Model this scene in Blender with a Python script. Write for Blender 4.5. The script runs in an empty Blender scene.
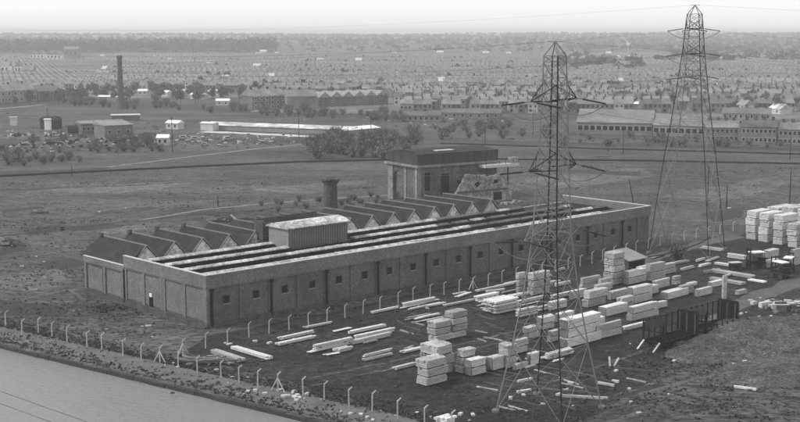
import bpy, math, random
import numpy as np
from mathutils import Vector, Matrix
R = math.radians
rnd = random.Random(7)
S = bpy.context.scene
COL = S.collection

# ------------------------------------------------------------------ camera
CAM_H = 48.0
FPX, CX, CY, HOR = 1260.0, 400.0, 211.0, 31.0
PITCH = math.atan((CY - HOR) / FPX)
cd = bpy.data.cameras.new('camera')
cam = bpy.data.objects.new('camera', cd); COL.objects.link(cam)
cam.location = (0, 0, CAM_H); cam.rotation_euler = (math.pi / 2 - PITCH, 0, 0)
cd.sensor_width = 36.0; cd.lens = 36.0 * FPX / 800.0
cd.clip_start = 1.0; cd.clip_end = 40000.0
S.camera = cam

# ------------------------------------------------------------------ sky, sun, exposure
SUN_DIR = Vector((-0.80, -0.10, 0.80)).normalized()       # towards the sun
SUN_EL = math.asin(SUN_DIR.z); SUN_AZ = math.atan2(SUN_DIR.x, SUN_DIR.y)
w = bpy.data.worlds.new('World'); S.world = w; w.use_nodes = True
nt = w.node_tree; nt.nodes.clear()
out = nt.nodes.new('ShaderNodeOutputWorld'); bg = nt.nodes.new('ShaderNodeBackground')
sky = nt.nodes.new('ShaderNodeTexSky'); sky.sky_type = 'NISHITA'; sky.sun_disc = False
sky.sun_elevation = SUN_EL; sky.sun_rotation = SUN_AZ
sky.air_density = 1.0; sky.dust_density = 1.5; sky.ozone_density = 1.0
bwn = nt.nodes.new('ShaderNodeRGBToBW')                     # black-and-white photograph: a grey sky
pw = nt.nodes.new('ShaderNodeMath'); pw.operation = 'POWER'; pw.inputs[1].default_value = .25   # thin even overcast
ml = nt.nodes.new('ShaderNodeMath'); ml.operation = 'MULTIPLY'; ml.inputs[1].default_value = 4.9
nt.links.new(sky.outputs[0], bwn.inputs[0]); nt.links.new(bwn.outputs[0], pw.inputs[0]); nt.links.new(pw.outputs[0], ml.inputs[0]); nt.links.new(ml.outputs[0], bg.inputs[0])
nt.links.new(bg.outputs[0], out.inputs[0]); bg.inputs[1].default_value = 0.10
sl = bpy.data.lights.new('sun', 'SUN'); sl.energy = 1.5; sl.angle = R(10); sl.color = (1, 1, 1)
sun = bpy.data.objects.new('sun', sl); COL.objects.link(sun)
sun.rotation_euler = SUN_DIR.to_track_quat('Z', 'Y').to_euler()
S.view_settings.view_transform = 'Standard'; S.view_settings.look = 'None'
S.view_settings.exposure = 0.64; S.view_settings.gamma = 1.0; S.view_settings.use_curve_mapping = False
HAZE_DENSITY = 2.2e-4

# ------------------------------------------------------------------ helpers
def ray(x, y):
    X = (x - CX) / FPX; Y = -(y - CY) / FPX
    return Vector((X, math.cos(PITCH) + Y * math.sin(PITCH), -math.sin(PITCH) + Y * math.cos(PITCH)))
def g(x, y, z=0.0):                       # photo pixel -> point at height z
    d = ray(x, y); t = (z - CAM_H) / d.z
    return Vector((d.x * t, d.y * t, z))
def hz(x, yb, yt):                        # height of a thing standing at (x,yb) and reaching up to yt
    b = g(x, yb); d = ray(x, yt); return CAM_H + d.z * b.y / d.y
def sc(y): return FPX / g(400, y).y       # pixels per metre

class MB:
    def __init__(s): s.v = []; s.f = []
    def box(s, x0, x1, y0, y1, z0, z1):
        n = len(s.v)
        s.v += [(x0,y0,z0),(x1,y0,z0),(x1,y1,z0),(x0,y1,z0),(x0,y0,z1),(x1,y0,z1),(x1,y1,z1),(x0,y1,z1)]
        s.f += [(n,n+3,n+2,n+1),(n+4,n+5,n+6,n+7),(n,n+1,n+5,n+4),(n+1,n+2,n+6,n+5),(n+2,n+3,n+7,n+6),(n+3,n,n+4,n+7)]
        return s
    def obox(s, c, u, L, W, z0, z1):      # box centred at c (x,y), long axis u
        ux, uy = u; h = math.hypot(ux, uy); ux /= h; uy /= h
        n = len(s.v)
        for z in (z0, z1):
            for a, b in ((-1,-1),(1,-1),(1,1),(-1,1)):
                s.v.append((c[0]+ux*a*L/2-uy*b*W/2, c[1]+uy*a*L/2+ux*b*W/2, z))
        s.f += [(n,n+3,n+2,n+1),(n+4,n+5,n+6,n+7),(n,n+1,n+5,n+4),(n+1,n+2,n+6,n+5),(n+2,n+3,n+7,n+6),(n+3,n,n+4,n+7)]
        return s
    def bar(s, a, b, r, r2=None, n=4, cap=True):
        a = Vector(a); b = Vector(b); d = (b - a)
        if d.length < 1e-6: return s
        d.normalize(); up = Vector((0,0,1)) if abs(d.z) < .9 else Vector((1,0,0))
        p = d.cross(up).normalized(); q = d.cross(p); r2 = r if r2 is None else r2
        k = len(s.v)
        for c, rr in ((a, r), (b, r2)):
            for i in range(n):
                t = 2*math.pi*(i+.5)/n
                s.v.append(tuple(c + p*math.cos(t)*rr + q*math.sin(t)*rr))
        for i in range(n):
            j = (i+1) % n; s.f.append((k+i, k+n+i, k+n+j, k+j))
        if cap: s.f.append(tuple(k+i for i in range(n))); s.f.append(tuple(k+n+i for i in reversed(range(n))))
        return s
    def tube(s, pts, r, n=4):
        for a, b in zip(pts[:-1], pts[1:]): s.bar(a, b, r, n=n)
        return s
    def quad(s, *p):
        n = len(s.v); s.v += [tuple(q) for q in p]; s.f.append(tuple(range(n, n+len(p)))); return s
    def prism(s, prof, y0, y1):           # profile in x,z extruded along y
        n = len(s.v); m = len(prof)
        s.v += [(x, y0, z) for x, z in prof] + [(x, y1, z) for x, z in prof]
        s.f.append(tuple(range(n, n+m))); s.f.append(tuple(n+m+i for i in reversed(range(m))))
        for i in range(m):
            j = (i+1) % m; s.f.append((n+i, n+m+i, n+m+j, n+j))
        return s
    def prism_x(s, prof, x0, x1):         # profile in y,z extruded along x
        n = len(s.v); m = len(prof)
        s.v += [(x0, y, z) for y, z in prof] + [(x1, y, z) for y, z in prof]
        s.f.append(tuple(reversed(range(n, n+m)))); s.f.append(tuple(n+m+i for i in range(m)))
        for i in range(m):
            j = (i+1) % m; s.f.append((n+i, n+j, n+m+j, n+m+i))
        return s
    def lathe(s, prof, n=12, c=(0,0), ph=0):
        k = len(s.v)
        for r, z in prof:
            for i in range(n):
                t = 2*math.pi*i/n+ph; s.v.append((c[0]+r*math.cos(t), c[1]+r*math.sin(t), z))
        for a in range(len(prof)-1):
            for i in range(n):
                j = (i+1) % n; s.f.append((k+a*n+i, k+a*n+j, k+(a+1)*n+j, k+(a+1)*n+i))
        s.f.append(tuple(k+(len(prof)-1)*n+i for i in range(n)))
        return s
    def build(s, name, m, parent=None, smooth=False):
        me = bpy.data.meshes.new(name); me.from_pydata(s.v, [], s.f); me.materials.append(m); me.update()
        if smooth: me.polygons.foreach_set('use_smooth', [True]*len(me.polygons))
        o = bpy.data.objects.new(name, me); COL.objects.link(o)
        if parent is not None: o.parent = parent
        return o
def big_mesh(name, V, F, m, parent=None):
    me = bpy.data.meshes.new(name); V = np.asarray(V, np.float32); F = np.asarray(F, np.int32)
    n = F.shape[1]
    me.vertices.add(len(V)); me.vertices.foreach_set('co', V.ravel())
    me.loops.add(F.size); me.loops.foreach_set('vertex_index', F.ravel())
    me.polygons.add(len(F)); me.polygons.foreach_set('loop_start', np.arange(len(F), dtype=np.int32)*n)
    me.polygons.foreach_set('loop_total', np.full(len(F), n, np.int32))
    me.materials.append(m); me.update(calc_edges=True); me.validate()
    o = bpy.data.objects.new(name, me); COL.objects.link(o)
    if parent is not None: o.parent = parent
    return o
def tag(o, label, cat, group=None, kind=None):
    o['label'] = label; o['category'] = cat
    if group: o['group'] = group
    if kind: o['kind'] = kind
    return o
def struct(o): o['kind'] = 'structure'; return o
def thing(name, label, cat, loc=(0,0,0), rz=0.0, group=None):
    o = bpy.data.objects.new(name, None); COL.objects.link(o); o.empty_display_size = .5
    o.location = loc; o.rotation_euler = (0, 0, rz); return tag(o, label, cat, group)
KIDS = {}
def kids(o):
    if o.name not in KIDS: KIDS[o.name] = list(o.children)
    return KIDS[o.name]
def dup(root, loc, rz=0.0, s=1.0, label=None, group=None, skip=()):
    r = root.copy(); COL.objects.link(r); r.location = loc; r.rotation_euler = (0, 0, rz)
    r.scale = s if isinstance(s, tuple) else (s, s, s)
    if label: r['label'] = label
    if group: r['group'] = group
    for ch in kids(root):
        if ch.name.split('.')[0] in skip: continue
        c = ch.copy(); COL.objects.link(c); c.parent = r
        for q in kids(ch):
            d = q.copy(); COL.objects.link(d); d.parent = c
    return r

# ------------------------------------------------------------------ materials (all neutral greys)
MATS = {}
def mat(name, base, var=.25, scale=1.0, fine=8.0, fvar=.15, rough=.85, bump=0.0, objvar=0.0, stretch=(1,1,1), spec=.2, lowscale=None, lowvar=0.0, obj=False):
    if name in MATS: return MATS[name]
    m = bpy.data.materials.new(name); m.use_nodes = True; n = m.node_tree; N = n.nodes; Lk = n.links
    b = N['Principled BSDF']; b.inputs['Roughness'].default_value = rough
    b.inputs['Specular IOR Level'].default_value = spec
    if obj:
        tc = N.new('ShaderNodeTexCoord'); src = tc.outputs['Object']
    else:
        tc = N.new('ShaderNodeNewGeometry'); src = tc.outputs['Position']
    mp = N.new('ShaderNodeMapping'); mp.inputs['Scale'].default_value = stretch; Lk.new(src, mp.inputs[0])
    def noise(sca, det=4):
        t = N.new('ShaderNodeTexNoise'); t.inputs['Scale'].default_value = sca; t.inputs['Detail'].default_value = det
        t.inputs['Roughness'].default_value = .65; Lk.new(mp.outputs[0], t.inputs['Vector']); return t.outputs['Fac']
    def math_(op, a, bb):
        t = N.new('ShaderNodeMath'); t.operation = op
        for i, q in enumerate((a, bb)):
            if isinstance(q, (int, float)): t.inputs[i].default_value = q
            else: Lk.new(q, t.inputs[i])
        return t.outputs[0]
    def centred(o, amp):                   # 1 + amp*(noise-.5)*k
        return math_('MULTIPLY_ADD', o, 3.2*amp) if False else math_('ADD', math_('MULTIPLY', math_('SUBTRACT', o, .5), 4.0*amp), 1.0)
    c1 = noise(scale); c2 = noise(fine, 3)
    val = math_('MULTIPLY', centred(c1, var), centred(c2, fvar))
    if lowscale: val = math_('MULTIPLY', val, centred(noise(lowscale, 5), lowvar))
    if objvar:
        oi = N.new('ShaderNodeObjectInfo'); val = math_('MULTIPLY', val, math_('ADD', math_('MULTIPLY', math_('SUBTRACT', oi.outputs['Random'], .5), 2*objvar), 1.0))
    val = math_('MULTIPLY', val, base); val = math_('MAXIMUM', val, base*.18); val = math_('MINIMUM', val, .85)
    cc = N.new('ShaderNodeCombineColor')
    for i in range(3): Lk.new(val, cc.inputs[i])
    Lk.new(cc.outputs[0], b.inputs['Base Color'])
    if bump:
        bp = N.new('ShaderNodeBump'); bp.inputs['Strength'].default_value = 1.0; bp.inputs['Distance'].default_value = bump
        Lk.new(math_('ADD', c1, math_('MULTIPLY', c2, .4)), bp.inputs['Height']); Lk.new(bp.outputs[0], b.inputs['Normal'])
    MATS[name] = m; return m
M_GROUND = mat('rough_grass_earth', .064, .75, .45, 1.7, 1.15, .95, .35, lowscale=.035, lowvar=.65, stretch=(.45,1,1))
M_YARD = mat('yard_cinders', .025, .9, .6, 2.2, 1.2, .95, .3, lowscale=.07, lowvar=.7)
M_MOUND = mat('mound_earth', .075, .6, .7, 2.6, 1.1, .95, .25, lowscale=.12, lowvar=.6)
M_BLEACH = mat('bleached_grass', .10, .75, .45, 1.7, 1.1, .95, .35, lowscale=.035, lowvar=.5, stretch=(.45,1,1))
M_DIRT = mat('pale_dirt', .095, .30, .35, 3.0, .3, .95, .05)
M_PATH = mat('pale_path', .21, .25, .4, 3, .25, .95)
M_TOW = mat('towpath_grass', .12, .35, .35, 2.5, .35, .95, .08, stretch=(1,1,1))
M_BALL = mat('ballast', .12, .25, .12, 3, .3, .95)
M_DARKG = mat('dark_wet_earth', .034, .35, .5, 3, .35, .9)
M_COPING = mat('canal_coping_stone', .045, .3, .4, 3, .3, .9)
M_BRICK = mat('grey_brick', .112, .22, 1.2, 6.5, .85, .9, lowscale=.13, lowvar=.32, bump=.02)
M_BRICKD = mat('dark_brick', .075, .45, .8, 4.0, .7, .9, lowscale=.16, lowvar=.4, bump=.02)
M_BRICKT = mat('tank_house_brick', .105, .45, .8, 3.0, .6, .9, lowscale=.16, lowvar=.5)
M_BRICKP = mat('pale_pier_brick', .20, .4, .8, 3.0, .5, .9, lowscale=.16, lowvar=.4)
M_BRICKL = mat('pale_brick', .155, .20, 1.2, 6.5, .75, .9, lowscale=.13, lowvar=.28, bump=.02)
M_TANK = mat('tank_iron', .045, .5, .7, 3, .5, .8, stretch=(1,1,.35), lowscale=.2, lowvar=.5)
M_RUIN = mat('broken_plaster', .24, .8, .6, 3, .8, .95)
M_SLATE = mat('dark_slate', .024, .5, .6, 4, .6, .8, lowscale=.2, lowvar=.4)
M_SLATEM = mat('suburb_slate', .16, .45, .12, 1.0, .25, .8, objvar=.35, lowscale=.01, lowvar=.3)
M_BRICKM = mat('suburb_brick', .17, .5, .11, 1.0, .2, .9, objvar=.45, lowscale=.01, lowvar=.3)
M_RIDGE = mat('ridge_tile', .19, .25, .6, 4, .25, .9)
M_GABLE = mat('whitewashed_gable', .60, .7, .7, 3, .7, .9, lowscale=.25, lowvar=.7)
M_ASB = mat('pale_roof_sheet', .42, .7, .9, 4, .7, .9, lowscale=.2, lowvar=.6)
M_ASBW = mat('whitened_roof_sheet', .50, .9, .12, 3, .2, .9, lowscale=.06, lowvar=.2)
M_ASBG = mat('grey_roof_sheet', .11, .4, .9, 5, .4, .9, lowscale=.15, lowvar=.3)
M_DECK = mat('tarred_roof', .016, .4, .5, 4, .4, .85)
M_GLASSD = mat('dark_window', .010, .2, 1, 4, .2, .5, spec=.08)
M_BLACK = mat('black_iron', .009, .25, 1, 5, .2, .7)
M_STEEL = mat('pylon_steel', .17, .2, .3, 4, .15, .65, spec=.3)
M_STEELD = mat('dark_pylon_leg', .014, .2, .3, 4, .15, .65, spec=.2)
M_STEELL = mat('lit_arm_steel', .16, .2, .4, 4, .15, .6)  # lowest crossarms, lit look put into the colour
M_INS = mat('insulator_glaze', .02, .1, 1, 4, .1, .4, spec=.5)
M_CONC = mat('concrete_post', .46, .15, .8, 5, .15, .85)
M_WIRE = mat('fence_wire', .10, .1, 1, 4, .1, .7)
M_CABLE = mat('conductor', .10, .1, .2, 4, .1, .7)
M_TIMB = mat('sawn_timber', .56, .22, .9, 6, .4, .85, objvar=.24, lowscale=.2, lowvar=.08, stretch=(.45,.45,2.6))
M_TIMBG = mat('weathered_timber', .36, .35, .9, 6, .45, .9, objvar=.25, lowscale=.3, lowvar=.15, stretch=(.45,.45,2.6))
M_TIMBD = mat('dark_old_timber', .075, .3, .8, 5, .25, .9, objvar=.3)
M_TEND = mat('shaded_end_grain', .17, .3, 1.2, 6, .3, .9, objvar=.3)  # weathered end grain, its shade put into the colour
M_GAP = mat('dark_bearer', .05, .2, 1, 5, .2, .9)
M_WHITE = mat('white_render', .78, .06, .3, 4, .06, .85)
M_PALE = mat('pale_render', .50, .12, .3, 4, .12, .85)
M_MID = mat('mid_grey_sheet', .24, .2, .3, 4, .18, .85)
M_TRUNK = mat('bark', .05, .2, 1, 6, .2, .95)
M_LEAF = mat('grey_foliage', .10, .35, .25, 1.5, .3, .95, objvar=.30)
M_BUSH = mat('bare_bush_twigs', .16, .35, .3, 1.5, .3, .95, objvar=.25)
M_TUFT = mat('dry_grass', .085, .4, .4, 2, .3, .95)
M_WEED = mat('dark_weed', .032, .4, .4, 2, .3, .95)
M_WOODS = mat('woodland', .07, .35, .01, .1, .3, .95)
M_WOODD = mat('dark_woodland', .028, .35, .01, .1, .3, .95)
M_RUBBLE = mat('rubble', .16, .5, 1.2, 5, .5, .95, bump=.05)
M_SCRAP = mat('scrap_metal', .10, .7, 1.0, 5, .5, .8)
M_HUTB = mat('hut_boards', .12, .14, 1.2, 5, .15, .9, stretch=(1,1,.15))
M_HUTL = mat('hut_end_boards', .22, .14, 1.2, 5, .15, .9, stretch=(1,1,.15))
def water_mat():
    m = bpy.data.materials.new('canal_water'); m.use_nodes = True; n = m.node_tree; b = n.nodes['Principled BSDF']
    b.inputs['Base Color'].default_value = (.34,.34,.34,1); b.inputs['Roughness'].default_value = .2; b.inputs['IOR'].default_value = 1.33
    b.inputs['Specular IOR Level'].default_value = .5
    gm = n.nodes.new('ShaderNodeNewGeometry'); mp = n.nodes.new('ShaderNodeMapping'); mp.inputs['Rotation'].default_value = (0,0,R(20)); mp.inputs['Scale'].default_value = (.8,1.4,1)
    t = n.nodes.new('ShaderNodeTexNoise'); t.inputs['Scale'].default_value = .75; t.inputs['Detail'].default_value = 6; t.inputs['Roughness'].default_value = .75
    bp = n.nodes.new('ShaderNodeBump'); bp.inputs['Distance'].default_value = 1.0
    n.links.new(gm.outputs['Position'], mp.inputs[0]); n.links.new(mp.outputs[0], t.inputs['Vector']); n.links.new(t.outputs[0], bp.inputs['Height']); n.links.new(bp.outputs[0], b.inputs['Normal'])
    return m
M_WATER = water_mat()

# ------------------------------------------------------------------ ground and canal
P0 = g(0, 345); P1 = g(330, 424)
EL = (P1 - P0).normalized(); NL = Vector((-EL.y, EL.x, 0))           # along the bank, away from the camera
if NL.y < 0: NL = -NL
def SW(s, ww, z=0): p = P0 + EL*s + NL*ww; return Vector((p.x, p.y, z))
def wav(x, y, k): return math.sin(x*k*1.3+1.7*math.sin(y*k*.9))*math.cos(y*k+.8*math.sin(x*k*.7))
def terrain(x, y):
    d = math.hypot(x*.6, y)
    h = 0.0
    if d > 2200:
        t = min(1, (d-2200)/3200); t = t*t*(3-2*t); h = t*(25+5*wav(x, y, .0011)+3*wav(x, y, .003))
    return h
gm = MB(); ws = [0,60,120,200,300,450,600,900,1200,1500,1800,2100,2400,2700,3000,3300,3600,4000,4500,5000,5500,6000,7000,8500]
ss = [-7800+300*i for i in range(41)]
for a in ws:
    for b_ in ss: p = SW(b_, a); gm.v.append((p.x, p.y, terrain(p.x, p.y)))
nS = len(ss)
for i in range(len(ws)-1):
    for j in range(nS-1): gm.f.append((i*nS+j, i*nS+j+1, (i+1)*nS+j+1, (i+1)*nS+j))
struct(gm.build('ground', M_GROUND, smooth=True))
CW = 42.0
struct(MB().quad(SW(-7800,-CW,-.5), SW(4200,-CW,-.5), SW(4200,.4,-.5), SW(-7800,.4,-.5)).build('canal_water', M_WATER))
struct(MB().quad(SW(-7800,-700,0), SW(4200,-700,0), SW(4200,-CW,0), SW(-7800,-CW,0)).build('near_bank', M_GROUND))
struct(MB().quad(SW(-7800,-CW,-.5), SW(4200,-CW,-.5), SW(4200,-CW,0), SW(-7800,-CW,0)).build('near_bank_wall', M_COPING))
# canal edge: a low stone wall with worn blocks
kb = MB(); s0 = -160.0
while s0 < 260:
    l = rnd.uniform(2.0, 4.5); j = rnd.uniform(-.06,.06)
    c = SW(s0+l/2, .15+j); kb.obox((c.x, c.y), (EL.x, EL.y), l-.05, .55+rnd.uniform(-.15,.15), -1.6, .04+rnd.uniform(-.08,.06)); s0 += l
tag(kb.build('canal_wall', M_COPING), 'dark worn stone edge wall along the grey water', 'wall')

M_SUBG = mat('garden_ground', .13, .6, .03, .3, .6, .95, lowscale=.006, lowvar=.4)
ZL = [0]
def sheet(name, poly, m, z=.004, jit=.0, sub=6, kind=True):
    """flat irregular sheet on the ground: polygon of points, edges subdivided and jittered"""
    pts = []
    for i, a in enumerate(poly):
        b_ = poly[(i+1) % len(poly)]; a = Vector(a); b_ = Vector(b_)
        for k in range(sub):
            p = a.lerp(b_, k/sub); d = b_-a; nn = Vector((-d.y, d.x, 0)).normalized()
            q = 0 if k == 0 else rnd.uniform(-1, 1)*min(jit, d.length/sub*.45, d.length*.05); pts.append((p.x+nn.x*q, p.y+nn.y*q, z))
    o = MB().quad(*pts).build(name, m)
    a = sum(pts[i][0]*pts[(i+1)%len(pts)][1]-pts[(i+1)%len(pts)][0]*pts[i][1] for i in range(len(pts)))
    if a < 0: o.data.flip_normals()
    return struct(o) if kind else o
def strip(name, pts, width, m, z=.006, jit=0.0, sub=8):
    P = []
    for a, b_ in zip(pts[:-1], pts[1:]):
        for k in range(sub): P.append(a.lerp(b_, k/sub))
    P.append(pts[-1]); mb = MB()
    for i, p in enumerate(P):
        d = (P[min(i+1, len(P)-1)] - P[max(i-1, 0)]).normalized(); nn = Vector((-d.y, d.x, 0))
        w1 = width/2+rnd.uniform(-jit,jit); w2 = width/2+rnd.uniform(-jit,jit)
        mb.v += [tuple(p+nn*w1+Vector((0,0,z)))[:2]+(z,), tuple(p-nn*w2)[:2]+(z,)]
        if i: n = 2*i; mb.f.append((n-1, n+1, n, n-2))
    o = mb.build(name, m)
    return struct(o)
def gp(*l): return [g(x, y) for x, y in l]

# yard of dark cinders between the canal fence and the factory
sheet('yard', [g(185,352), g(207,336), g(650,248), g(760,232), g(830,262), g(900,300), g(740,322), g(660,372), g(560,432), g(430,425)], M_YARD, .004, 1.0, 14)
strip('towpath', [SW(-40,5.2), SW(40,5.0), SW(120,4.8)], 6.0, M_TOW, .008, .5, 20)
strip('towpath_verge', [SW(-40,1.3), SW(40,1.3), SW(120,1.3)], 1.1, M_DIRT, .006, .35, 40)
strip('dirt_track', gp((622,268),(660,256),(700,244),(738,236)), 4.2, M_DIRT, .012, .5, 8)
strip('dirt_track', gp((716,322),(745,302),(800,281),(860,260)), 4.5, M_DIRT, .012, .9, 8)
strip('wheel_track', gp((590,405),(660,385),(740,388),(830,405)), 1.2, M_DARKG, .016, .3, 10)
strip('wheel_track', gp((600,425),(680,400),(760,402),(830,420)), .9, M_DIRT, .020, .3, 10)
strip('wheel_track', gp((470,400),(560,372),(640,370),(700,366)), .8, M_DARKG, .016, .25, 10)
for pts, wd, mm in ((((300,380),(380,364),(430,352),(520,330)),.7,M_GROUND), (((310,386),(390,369),(440,357),(530,335)),.7,M_GROUND), (((470,392),(560,380),(640,352),(700,326)),.8,M_GROUND), (((240,372),(330,362),(420,330),(500,312)),.6,M_DARKG), (((700,330),(752,306),(800,288)),.7,M_DARKG), (((640,395),(720,372),(800,360)),1.0,M_DIRT), (((630,410),(720,392),(800,396)),.8,M_DIRT), (((20,300),(70,290),(84,300)),.9,M_DIRT), (((0,262),(60,252),(130,236),(200,222)),.8,M_BLEACH), (((0,236),(90,226),(200,214),(300,207)),.9,M_DARKG), (((500,176),(600,172),(700,178),(800,190)),1.0,M_DIRT), (((230,182),(320,176),(390,174)),1.2,M_DIRT), (((0,190),(120,186),(260,178)),1.2,M_DARKG)):
    ZL[0] += 1; strip('wheel_track', gp(*pts), wd, mm, .022+.003*ZL[0], .3, 12)
strip('field_path', gp((128,222),(160,217),(200,210),(250,205),(330,198.5),(395,195)), 1.1, M_PATH, .008, .25, 10)
strip('field_path', gp((80,214),(120,208.5),(160,205),(200,203)), 1.6, M_DIRT, .008, .5, 8)
strip('field_path', gp((85,170),(140,163),(200,155.5),(250,149.5),(304,144)), 1.8, M_PATH, .008, .35, 8)
for poly in (((60,227),(110,223),(125,226),(90,231),(60,231)), ((85,212),(110,210.5),(128,212),(100,215)), ((130,208),(160,207),(150,210.5)),
             ((40,262),(70,258),(88,262),(70,270),(46,268)), ((0,210),(40,206),(44,208),(5,213)), ((340,188),(375,186),(378,188),(345,190)),
             ((20,230),(60,224),(66,230),(30,236)), ((0,245),(26,243),(28,250),(0,256))):
    sheet('bare_patch', gp(*poly), M_DARKG, .006, .8, 5)
for poly in (((0,276),(60,268),(75,282),(30,292),(0,288)), ((95,232),(140,224),(170,222),(120,236)), ((250,190),(330,182),(380,180),(300,194)),
             ((40,190),(140,183),(220,180),(120,194)), ((520,178),(640,168),(660,176),(560,188)), ((660,196),(760,178),(800,182),(720,204))):
    sheet('bleached_patch', gp(*poly), M_BLEACH, .005, 2.2, 9)
for poly in (((540,168),(640,172),(640,176),(560,172)), ((700,214),(745,206),(742,216),(716,222)), ((0,300),(60,306),(70,314),(0,316))):
    sheet('bare_patch', gp(*poly), M_DARKG, .007, 1.2, 6)

sheet('suburb_ground', gp((-150,97),(250,98),(250,112),(400,114),(560,108),(700,118),(950,122),(950,60),(-150,60)), M_SUBG, .010, 4, 8)
# ------------------------------------------------------------------ railway
def track(name, pts, width, rails):
    strip(name, gp(*pts), width, M_BALL, .012, .4, 10)
    P = gp(*pts)
    for off in rails:
        mb = MB(); Q = []
        for i, p in enumerate(P):
            d = (P[min(i+1, len(P)-1)]-P[max(i-1, 0)]).normalized(); nn = Vector((-d.y, d.x, 0)); Q.append(p+nn*off+Vector((0,0,.1)))
        for a, b_ in zip(Q[:-1], Q[1:]): mb.obox(((a.x+b_.x)/2, (a.y+b_.y)/2), (b_.x-a.x, b_.y-a.y), (b_-a).length+.05, .16, .02, .20)
        o = mb.build('rail', M_BLACK); struct(o)
track('railway', ((-40,178.5),(0,176.5),(100,171.5),(200,166.5),(300,162),(395,160),(505,159.5),(650,161),(800,164),(860,165.5)), 7.0, (-2.4,-.9,1.0,2.5))
track('railway', ((440,143.5),(490,145),(600,149),(700,151.5),(800,154.5),(860,156)), 7.0, (-2.4,-.9,1.0,2.5))
sheet('cutting', gp((0,171.5),(60,170),(110,167),(110,169),(60,173),(0,175)), M_DARKG, .018, .3, 6)
sheet('siding_ground', gp((430,139),(600,143),(800,148),(860,150),(860,153),(700,148.5),(490,142.5)), M_DARKG, .009, 1.5, 9)
sheet('hedge_bank', gp((-30,110),(60,103),(130,105),(200,111),(300,116),(420,121),(420,117),(300,112),(200,106),(130,101),(60,100),(-30,105)), M_DARKG, .009, 3, 9)
strip('lane', gp((-20,110),(20,107),(45,104.5)), 5, M_PATH, .013, .3, 4)

# ------------------------------------------------------------------ factory
A = g(207, 329); B = g(650, 244); UF = (B-A).normalized(); VF = Vector((-UF.y, UF.x, 0)); FR = math.atan2(UF.y, UF.x)
L = 121.0; W1 = 25.5; W2 = 39.6; BAY = 6.08
def FP(u, v, z=0): p = A+UF*u+VF*v; return Vector((p.x, p.y, z))
fac = thing('factory', 'long flat-roofed brick factory with rows of small square windows and gabled rear roofs', 'factory', A, FR)
mb = MB()
mb.box(.3, L-.3, .3, W1, 0, 6.99)                                     # core of the main block
mb.box(.3, L-3, W1, W1+.3, 0, 7.1)
mb.box(.3, 98, W1+.3, W2, 0, 6.6)                                    # lower rear block
mb.build('wall', M_BRICK, fac)
mb = MB()                                                            # parapet ring and corbels
mb.box(0, L, 0, .5, 6.7, 8.75); mb.box(0, .5, .5, W1-.003, 6.7, 8.75); mb.box(L-.5, L, .5, W1-.003, 6.7, 8.75)
mb.box(.12, L-.12, .12, .45, 6.45, 6.7); mb.box(.12, .45, .45, W1-.01, 6.45, 6.7)
mb.box(0, .45, W1+.003, W2+.1, 5.9, 6.95); mb.box(.12, .5, W1+.01, W2, 5.7, 5.9)
mb.build('parapet', M_BRICKL, fac)
mb = MB(); mb.box(-.06, L+.06, -.06, .42, 8.75, 8.87); mb.box(-.06, .46, .423, W1, 8.75, 8.87); mb.box(L-.46, L+.06, .423, W1, 8.75, 8.87); mb.box(.5, L-.5, W1-.2, W1+.2, 7.1, 7.25)
mb.box(-.04, .42, W1+.02, W2+.12, 6.95, 7.05); mb.build('coping', M_PALE, fac)
mb = MB(); mb.box(-.12, L+.12, -.12, .5, 0, .75); mb.box(-.12, .5, .5, W2+.1, 0, .95); mb.box(-.4, -.12, 0, W2+.1, 0, .35); mb.build('plinth', M_BRICKD, fac)
for k in range(20):
    x = 1.0+BAY*k
    mb = MB(); mb.box(x-.45, x+.45, .03, .4, .75, 6.45); mb.build('pilaster', M_BRICK, fac)
    if k % 2 == 0:
        p = MB(); p.box(x-.22, x+.22, -.16, .025, .3, 6.0); p.box(x-.35, x+.35, -.28, .022, 6.0, 6.5); p.build('downpipe', M_BLACK, fac)
MB().box(0, .5, .02, .44, .75, 6.45).build('pilaster', M_BRICKL, fac)
for y in (0.75, 6.6, 12.7, 13.6, 19.2, 25.1):
    MB().box(.03, .4, y-.4, y+.4, .95, 6.45).build('pilaster', M_BRICKL, fac)
for y in (26.0, 32.4, 39.2): MB().box(.03, .4, y-.35, y+.35, .95, 5.7).build('pilaster', M_BRICKL, fac)
for y, h in ((3.7, 6.1), (9.7, 6.1), (16.3, 6.1), (22.1, 6.1), (29.2, 5.3), (35.8, 5.3)):                  # pale brick panels of the end wall
    MB().box(.2, .298, y-2.5, y+2.5, 1.15, h).build('wall_panel', M_BRICKL, fac)
p = MB(); p.box(-.16, .03, 25.28, 25.55, .3, 6.4); p.build('downpipe', M_BLACK, fac)
for k in range(19):
    x = 4.06+BAY*k
    f = MB().box(x-.72, x+.72, .22, .298, 3.62, 5.05).build('window', M_BRICKD, fac)
    q = MB().box(x-.55, x+.55, .17, .218, 3.75, 4.90); q.build('pane', M_GLASSD, f)
    s_ = MB().box(x-.75, x+.75, .12, .297, 3.48, 3.615).build('sill', M_MID, f)
d = MB().box(.1, .199, 16.4, 17.5, .2, 2.6).build('door', M_GLASSD, fac)
MB().box(.02, .19, 16.6, 17.3, 2.7, 3.3).build('lamp', M_WHITE, d)
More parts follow.
